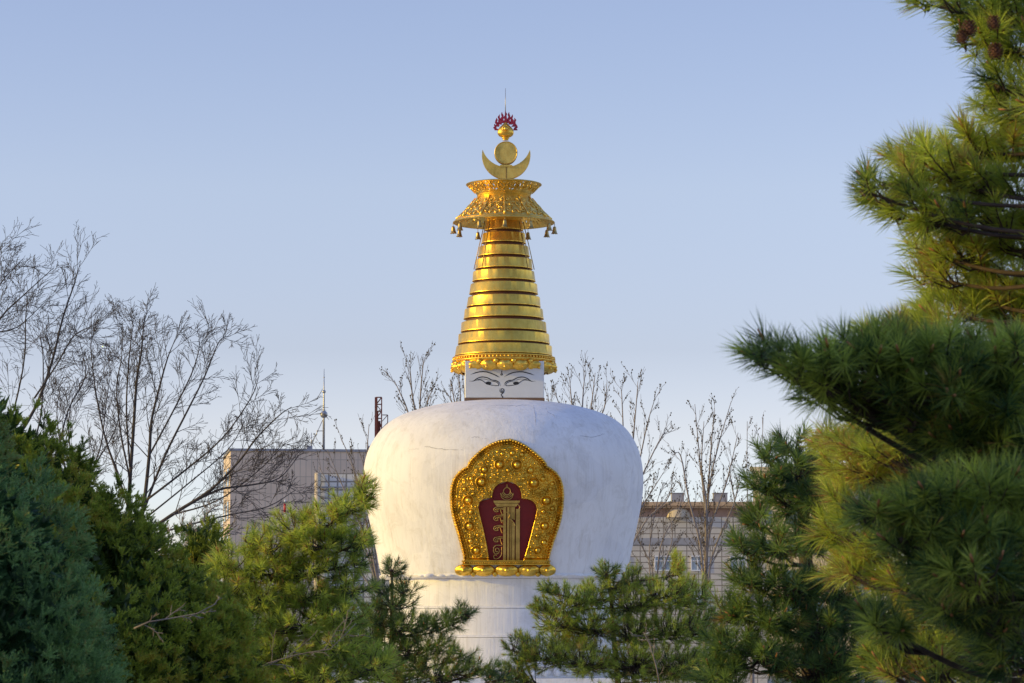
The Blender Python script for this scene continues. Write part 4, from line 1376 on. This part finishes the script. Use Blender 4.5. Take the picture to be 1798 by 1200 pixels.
# the big right-hand pine, near the camera: far boughs tinted lighter as sunlit, near ones darker as shaded, besides the added hall's shade
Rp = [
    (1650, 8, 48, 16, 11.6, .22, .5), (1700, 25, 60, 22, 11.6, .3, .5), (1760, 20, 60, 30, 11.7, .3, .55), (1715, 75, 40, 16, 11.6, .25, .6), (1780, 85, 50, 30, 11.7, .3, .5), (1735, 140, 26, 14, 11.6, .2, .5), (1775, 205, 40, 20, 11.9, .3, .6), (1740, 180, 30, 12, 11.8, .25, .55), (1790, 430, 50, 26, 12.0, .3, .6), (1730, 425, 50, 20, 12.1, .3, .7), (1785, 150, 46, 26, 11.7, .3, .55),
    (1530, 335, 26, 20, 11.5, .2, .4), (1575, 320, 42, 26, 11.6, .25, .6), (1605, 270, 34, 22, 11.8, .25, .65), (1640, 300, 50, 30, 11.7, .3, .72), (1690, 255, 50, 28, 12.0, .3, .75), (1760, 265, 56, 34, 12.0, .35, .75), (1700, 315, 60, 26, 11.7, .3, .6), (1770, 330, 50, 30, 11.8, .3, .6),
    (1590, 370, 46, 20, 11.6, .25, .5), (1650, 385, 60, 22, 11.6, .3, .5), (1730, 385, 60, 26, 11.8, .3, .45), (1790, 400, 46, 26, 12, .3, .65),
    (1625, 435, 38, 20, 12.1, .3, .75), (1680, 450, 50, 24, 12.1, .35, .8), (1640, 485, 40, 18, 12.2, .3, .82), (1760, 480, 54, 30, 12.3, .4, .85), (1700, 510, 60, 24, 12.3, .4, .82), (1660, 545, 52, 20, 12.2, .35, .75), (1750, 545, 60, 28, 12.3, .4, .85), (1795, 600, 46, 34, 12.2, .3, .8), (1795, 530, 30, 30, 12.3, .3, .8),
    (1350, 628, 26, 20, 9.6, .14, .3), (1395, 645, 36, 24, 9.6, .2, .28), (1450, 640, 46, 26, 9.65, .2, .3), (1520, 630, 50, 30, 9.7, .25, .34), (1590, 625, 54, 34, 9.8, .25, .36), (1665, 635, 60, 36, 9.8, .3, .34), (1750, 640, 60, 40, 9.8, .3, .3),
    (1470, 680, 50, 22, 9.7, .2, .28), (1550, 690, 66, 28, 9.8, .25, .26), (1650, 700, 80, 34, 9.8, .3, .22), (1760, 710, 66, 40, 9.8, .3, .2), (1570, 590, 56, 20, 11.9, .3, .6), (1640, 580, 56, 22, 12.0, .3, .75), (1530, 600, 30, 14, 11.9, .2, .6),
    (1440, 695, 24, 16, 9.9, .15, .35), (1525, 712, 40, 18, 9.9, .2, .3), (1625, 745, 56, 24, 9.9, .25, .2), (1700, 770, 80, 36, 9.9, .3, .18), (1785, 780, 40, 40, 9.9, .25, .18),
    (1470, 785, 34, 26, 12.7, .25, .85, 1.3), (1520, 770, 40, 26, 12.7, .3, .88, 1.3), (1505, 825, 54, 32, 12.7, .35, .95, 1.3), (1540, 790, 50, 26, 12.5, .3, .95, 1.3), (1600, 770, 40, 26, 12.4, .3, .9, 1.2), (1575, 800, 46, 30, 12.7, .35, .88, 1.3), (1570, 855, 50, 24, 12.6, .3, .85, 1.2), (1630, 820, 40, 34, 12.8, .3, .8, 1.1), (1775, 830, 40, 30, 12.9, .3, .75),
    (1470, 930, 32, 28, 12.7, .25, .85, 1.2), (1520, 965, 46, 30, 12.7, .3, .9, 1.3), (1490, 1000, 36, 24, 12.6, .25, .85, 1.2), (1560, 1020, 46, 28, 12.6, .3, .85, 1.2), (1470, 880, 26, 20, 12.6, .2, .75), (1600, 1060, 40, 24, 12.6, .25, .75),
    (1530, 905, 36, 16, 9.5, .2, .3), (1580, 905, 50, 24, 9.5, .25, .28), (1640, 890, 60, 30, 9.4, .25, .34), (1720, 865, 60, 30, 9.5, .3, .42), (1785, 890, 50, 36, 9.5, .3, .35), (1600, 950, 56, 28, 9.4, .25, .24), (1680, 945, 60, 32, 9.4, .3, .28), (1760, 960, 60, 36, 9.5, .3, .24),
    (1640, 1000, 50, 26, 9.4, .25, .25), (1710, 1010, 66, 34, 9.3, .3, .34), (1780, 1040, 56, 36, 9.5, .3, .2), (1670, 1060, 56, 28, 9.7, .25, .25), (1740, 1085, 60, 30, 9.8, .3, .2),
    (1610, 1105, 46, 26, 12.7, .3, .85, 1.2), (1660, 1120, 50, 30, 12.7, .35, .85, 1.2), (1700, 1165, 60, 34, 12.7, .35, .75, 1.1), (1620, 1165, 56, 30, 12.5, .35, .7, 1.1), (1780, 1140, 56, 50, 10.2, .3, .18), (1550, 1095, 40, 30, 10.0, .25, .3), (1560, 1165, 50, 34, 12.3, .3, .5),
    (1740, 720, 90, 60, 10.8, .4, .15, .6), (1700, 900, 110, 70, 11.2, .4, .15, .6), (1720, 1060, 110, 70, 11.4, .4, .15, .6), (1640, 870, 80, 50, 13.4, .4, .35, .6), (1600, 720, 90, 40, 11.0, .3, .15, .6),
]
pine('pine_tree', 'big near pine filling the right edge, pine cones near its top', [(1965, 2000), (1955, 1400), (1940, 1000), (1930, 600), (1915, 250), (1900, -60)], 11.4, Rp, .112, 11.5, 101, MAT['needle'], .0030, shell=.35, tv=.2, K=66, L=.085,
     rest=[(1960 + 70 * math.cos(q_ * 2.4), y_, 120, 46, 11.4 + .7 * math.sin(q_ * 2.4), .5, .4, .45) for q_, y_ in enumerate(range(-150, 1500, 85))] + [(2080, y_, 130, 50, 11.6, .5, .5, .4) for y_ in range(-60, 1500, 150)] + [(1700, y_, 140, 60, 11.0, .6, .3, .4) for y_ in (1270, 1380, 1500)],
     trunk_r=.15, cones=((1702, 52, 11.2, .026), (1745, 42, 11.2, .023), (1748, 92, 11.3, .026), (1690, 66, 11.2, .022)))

Mp = [(1345, 800, 22, 18, 17, .2, .4), (1400, 785, 34, 24, 17.2, .25, .42), (1345, 850, 36, 20, 16.9, .25, .35), (1440, 830, 34, 28, 17.2, .3, .35), (1395, 880, 50, 26, 17.2, .3, .32), (1400, 835, 40, 26, 16.9, .3, .36), (1440, 880, 44, 30, 16.9, .3, .34), (1335, 915, 34, 20, 16.9, .25, .45),
      (1365, 960, 52, 26, 16.8, .35, .5), (1315, 965, 30, 20, 16.8, .25, .5), (1440, 940, 50, 36, 17.2, .35, .3), (1320, 1020, 42, 24, 16.9, .3, .45), (1390, 1030, 60, 28, 16.9, .35, .4), (1455, 1040, 46, 36, 17.2, .35, .28), (1290, 1075, 34, 24, 16.9, .25, .42),
      (1350, 1090, 62, 28, 16.9, .35, .42), (1430, 1110, 60, 34, 17, .35, .32), (1285, 1130, 40, 26, 16.8, .3, .45), (1345, 1160, 66, 30, 16.8, .35, .42), (1430, 1180, 70, 36, 16.9, .35, .32), (1490, 1160, 50, 40, 16.9, .35, .25), (1270, 1185, 44, 24, 16.8, .3, .4), (1500, 1080, 46, 40, 17.2, .35, .28)]
pine('pine_tree', 'shaded green pine between the stone hall and the near right pine', [(1420, 2000), (1425, 1300), (1420, 1100), (1410, 900), (1400, 790)], 17.4, Mp, .105, 17, 102, MAT['needle_dk'], .0038, K=54, L=.08, rest=[(1400 + 60 * math.cos(q_ * 2.1), y_, 110, 50, 17.4 + .6 * math.sin(q_ * 2.1), .6, .3, .5) for q_, y_ in enumerate(range(1240, 1700, 70))], trunk_r=.09)

Cp = [(1064, 1004, 20, 15, 36, .3, .2, 2), (1112, 1018, 22, 22, 36.4, .3, .25, 1.6), (1075, 1030, 26, 18, 36, .3, .3, 1.5), (965, 1035, 20, 12, 35.6, .3, .25, 2), (1000, 1055, 46, 30, 35.8, .5, .6), (1040, 1050, 36, 28, 36.1, .5, .65), (1190, 1000, 13, 28, 36, .3, .8, 2.2), (1165, 1040, 50, 30, 36.1, .6, .68),
      (1110, 1060, 46, 32, 36.2, .6, .6), (1215, 1045, 40, 34, 36.5, .5, .55), (945, 1065, 18, 14, 35.6, .3, .35, 1.8), (975, 1090, 40, 26, 35.6, .5, .55), (1040, 1100, 50, 30, 35.8, .6, .55), (1110, 1110, 50, 34, 36, .6, .6), (1185, 1100, 55, 34, 36, .6, .55), (1245, 1100, 40, 36, 36.5, .5, .4),
      (915, 1140, 32, 26, 35.4, .4, .25, 1.4), (960, 1150, 46, 32, 35.5, .5, .4), (1030, 1160, 60, 32, 35.5, .6, .65), (1110, 1165, 60, 36, 35.7, .6, .6), (1185, 1165, 60, 36, 35.8, .6, .55), (905, 1185, 40, 24, 35.4, .4, .2, 1.3), (1240, 1170, 50, 36, 36.2, .5, .4), (1000, 1125, 50, 28, 36.2, .5, .45)]
pine('pine_tree', 'sunlit olive pine overlapping the stupa drum on its right', [(1085, 1800), (1090, 1300), (1080, 1150), (1072, 1040), (1065, 1008)], 36.4, Cp, .090, 52, 103, MAT['needle'], .0048, rest=[(1080 + 60 * math.cos(q_ * 2.1), y_, 110, 40, 36.4 + 1.0 * math.sin(q_ * 2.1), 1.0, .4, .4) for q_, y_ in enumerate(range(1225, 1500, 50))], K=42, L=.09, trunk_r=.06, two=False)

Lp = [(687, 1000, 20, 14, 30, .25, .2, 2), (668, 1035, 20, 12, 30, .25, .25, 1.8), (712, 1035, 22, 13, 30, .25, .25, 1.8), (690, 1060, 42, 22, 30.1, .4, .3), (655, 1085, 48, 28, 30.2, .5, .4), (705, 1100, 46, 28, 30.1, .5, .35), (812, 1078, 20, 16, 29.7, .25, .3, 1.8), (785, 1095, 28, 18, 29.8, .3, .38, 1.3),
      (752, 1098, 26, 16, 29.9, .3, .35), (765, 1130, 36, 20, 29.8, .35, .4), (720, 1145, 50, 28, 30, .5, .5), (800, 1150, 36, 18, 29.7, .3, .5), (845, 1172, 34, 14, 29.5, .3, .35, 1.2), (780, 1180, 60, 22, 29.8, .5, .65), (660, 1140, 60, 36, 30.3, .5, .4), (640, 1110, 40, 36, 30.4, .5, .4),
      (690, 1185, 70, 30, 30, .5, .5), (872, 1192, 26, 10, 29.5, .2, .25, 1.4)]
pine('pine_tree', 'dark young pine with a pointed leader in front of the stupa drum, left', [(690, 1900), (690, 1300), (688, 1120), (688, 1000)], 30.4, Lp, .10, 34, 104, MAT['needle_dk'], .0046, rest=[(690 + 50 * math.cos(q_ * 2.1), y_, 100, 36, 30.4 + .8 * math.sin(q_ * 2.1), .8, .35, .4) for q_, y_ in enumerate(range(1225, 1500, 50))], K=46, L=.09, trunk_r=.05, two=False)

Qp = [(642, 868, 24, 26, 24.2, .25, .66, 1.3), (612, 893, 34, 22, 24.3, .3, .66, 1.2), (575, 915, 44, 28, 24.4, .4, .7), (520, 930, 44, 30, 24.5, .4, .72), (560, 955, 54, 28, 24.4, .45, .55), (480, 965, 44, 34, 24.6, .4, .74), (625, 950, 34, 20, 24.3, .3, .45), (440, 950, 26, 18, 24.6, .3, .72), (410, 990, 44, 30, 24.6, .4, .74),
      (470, 1005, 56, 30, 24.6, .5, .66), (540, 1000, 60, 28, 24.6, .5, .55), (610, 985, 40, 22, 24.5, .3, .45), (395, 1035, 50, 34, 24.5, .5, .55), (460, 1050, 60, 34, 24.5, .5, .7), (540, 1045, 60, 30, 24.5, .5, .55), (610, 1035, 40, 26, 24.6, .4, .35), (370, 1085, 40, 36, 24.2, .4, .35),
      (440, 1100, 60, 38, 24.3, .5, .62), (520, 1095, 60, 34, 24.3, .5, .6), (590, 1085, 55, 32, 24.5, .5, .55), (420, 1155, 60, 38, 24.1, .5, .5), (500, 1155, 64, 36, 24.1, .5, .66), (585, 1140, 60, 34, 24.2, .5, .62), (640, 1170, 60, 32, 24.2, .5, .6), (560, 1190, 80, 28, 24, .5, .5), (470, 1195, 80, 28, 24, .5, .45)]
pine('pine_tree', 'sunlit yellow-green pine with a long arm reaching up to the dome’s left side', [(480, 2000), (485, 1400), (490, 1150), (500, 1010), (520, 950)], 25.0, Qp, .105, 20, 105, MAT['needle'], .0040, rest=[(500 + 60 * math.cos(q_ * 2.1), y_, 130, 50, 25.0 + .8 * math.sin(q_ * 2.1), .8, .4, .4) for q_, y_ in enumerate(range(1240, 1640, 65))], K=52, L=.095, trunk_r=.08)

# small dark pine behind, by the block's sunlit edge
pine('pine_tree', 'small dark distant pine at the foot of the grey block’s sunlit edge', [(352, 1500), (352, 1100), (352, 940)], 48, [(362, 925, 26, 18, 48, .5, .3, 1.2), (330, 935, 24, 18, 48, .5, .3, 1.2), (350, 960, 40, 26, 48, .6, .3), (340, 1000, 50, 36, 48, .6, .3)], .12, 22, 106, MAT['needle_dk'], .008, K=30, two=False, candle=False)


def juniper(name, label, axis_px, Y, prof, N, seed, mat, tintc, nl=260, lobe=.30, plume=.13, leaf=.02, width=.006, K=34, group=None):
    """prof: (photo y, radius px) pairs down the visible cone; foliage sits on many overlapping puffy lobes"""
    r = np.random.default_rng(seed)
    m = Y / F
    a0 = P(axis_px, 1075, Y)
    e = empty(name, (a0.x, Y, 0)); tag(e, label, 'tree', group)
    zs = [P(axis_px, y, Y).z for y, _ in prof]; rs_ = [q * m for _, q in prof]
    zs2 = np.array([0.0, .5] + zs[::-1]); rs2 = np.array([rs_[-1] * .45, rs_[-1] * .8] + rs_[::-1])
    g = G(); g.tube([(0, 0, 0), (0, 0, zs[0] * .6), (0, 0, zs[0] - .2)], [.16, .12, .03], 10); g.build('trunk', MAT['bark'], e)
    zz = np.linspace(.2, zs[0], 400)
    ww = (np.interp(zz, zs2, rs2) + .08) * np.where(zz > (CZ - .9), 1.0, .12)
    cdf = np.cumsum(ww); cdf /= cdf[-1]
    # lobes, denser towards the viewer's side
    lz = np.interp(r.random(nl), cdf, zz)
    lt = np.where(r.random(nl) < .78, r.uniform(-PI * .85, 0.25, nl), r.uniform(0, 2 * PI, nl))
    lr = lobe * r.uniform(.55, 1.15, nl)
    Rl = np.maximum(np.interp(lz, zs2, rs2) - lr * .85 + r.normal(0, .05, nl), .01)
    lc = np.stack([Rl * np.cos(lt), Rl * np.sin(lt), lz], 1)
    ltint = r.normal(0, .16, nl)
    k = r.choice(nl, N, p=lr ** 2 / (lr ** 2).sum())
    outl = np.stack([np.cos(lt[k]), np.sin(lt[k]), np.full(N, .25)], 1)
    # puffs on every lobe, sprays radiating from every puff
    NS = 11; M1 = N // NS
    k = k[:M1]; outl = outl[:M1]
    d = norm_rows(norm_rows(r.normal(size=(M1, 3))) + outl * .8)
    pc = lc[k] + d * (lr[k] * (1 - .35 * r.random(M1) ** 2))[:, None] * np.array([1, 1, 1.3])
    pt = r.normal(0, .16, M1)
    kk = np.repeat(np.arange(M1), NS); n2 = len(kk)
    ax = norm_rows(norm_rows(r.normal(size=(n2, 3))) * .75 + d[kk] * .75 + np.array([0, 0, .55]))
    pos = pc[kk] + ax * plume * r.uniform(.25, .9, (n2, 1))
    tint = np.clip(tintc + ltint[k][kk] + pt[kk] + r.normal(0, .09, n2), 0, .93)
    V, T, tt = tufts(pos - ax * plume * .5, ax, plume, K, leaf, width, tint, (.85, .35), False, .1, .12, r)
    tri_mesh('foliage', V, T, mat, e, tt)
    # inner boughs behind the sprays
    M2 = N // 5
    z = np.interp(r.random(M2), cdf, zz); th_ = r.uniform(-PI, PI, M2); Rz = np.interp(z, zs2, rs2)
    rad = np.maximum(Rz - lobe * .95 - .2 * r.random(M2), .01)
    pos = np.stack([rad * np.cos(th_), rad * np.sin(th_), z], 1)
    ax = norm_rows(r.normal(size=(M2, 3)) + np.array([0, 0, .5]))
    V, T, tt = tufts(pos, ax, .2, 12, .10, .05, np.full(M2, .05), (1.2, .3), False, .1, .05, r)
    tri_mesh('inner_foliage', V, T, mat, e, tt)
    return e


juniper('juniper', 'near blue-green juniper in shade filling the lower left corner', -150, 14.0, [(600, 10), (680, 70), (740, 108), (783, 150), (867, 205), (967, 275), (1075, 310), (1200, 350), (1300, 380)], 52000, 201, MAT['juniper'], .60, 170, .26, .055, .014, .0042, 26)
juniper('juniper', 'olive green juniper whose pointed edge slopes down behind the blue-green one', -110, 20.0, [(590, 4), (665, 62), (725, 112), (785, 185), (835, 252), (893, 312), (950, 368), (1010, 425), (1065, 480), (1125, 528), (1200, 565), (1300, 590)], 74000, 202, MAT['juniper_olive'], .66, 560, .22, .055, .017, .0056, 24)
juniper('juniper', 'small dark green juniper between the olive one and the left pine', 345, 27.0, [(945, 2), (965, 24), (1000, 46), (1050, 66), (1120, 84), (1200, 95)], 4000, 203, MAT['juniper_olive'], .40, 60, .14, .13, .026, .0085)


# dead bare branches caught in the left foliage
def dead_branch(label, Y, main_px, sub, seed, r0=.006):
    b = Bare(seed, -.01, .0025)
    pp = [P(x, y, Y) for x, y in main_px]
    b.limb.tube(pp, np.linspace(r0, r0 * .4, len(pp)), 6)
    b.children(np.array([tuple(p) for p in pp]), sub, r0 * .6, 0, 2, [7, 4, 0], (.4, 1.0), .45, .15, .1)
    o = empty('dead_branch', tuple(pp[0])); tag(o, label, 'branch')
    for nm, gg in (('stem', b.limb), ('twigs', b.twig)):
        if gg.n:
            gg.v = [(x - pp[0].x, y - pp[0].y, z - pp[0].z) for x, y, z in gg.v]; gg.build(nm, MAT['palebark'], o)
    return o


dead_branch('pale bare branch lying across the junction of juniper and left pine', 17.2, [(235, 1104), (262, 1092), (300, 1086), (345, 1078), (380, 1060)], .30, 301)
dead_branch('pale forked dead twigs at the bottom left, before the yellow-green pine', 23.0, [(415, 1195), (470, 1165), (520, 1150), (580, 1140), (625, 1095)], .8, 302, .007)
dead_branch('thin upright dead twig in the olive pine right of the drum', 34.6, [(1158, 1200), (1152, 1170), (1140, 1130), (1130, 1110)], .5, 303, .010)
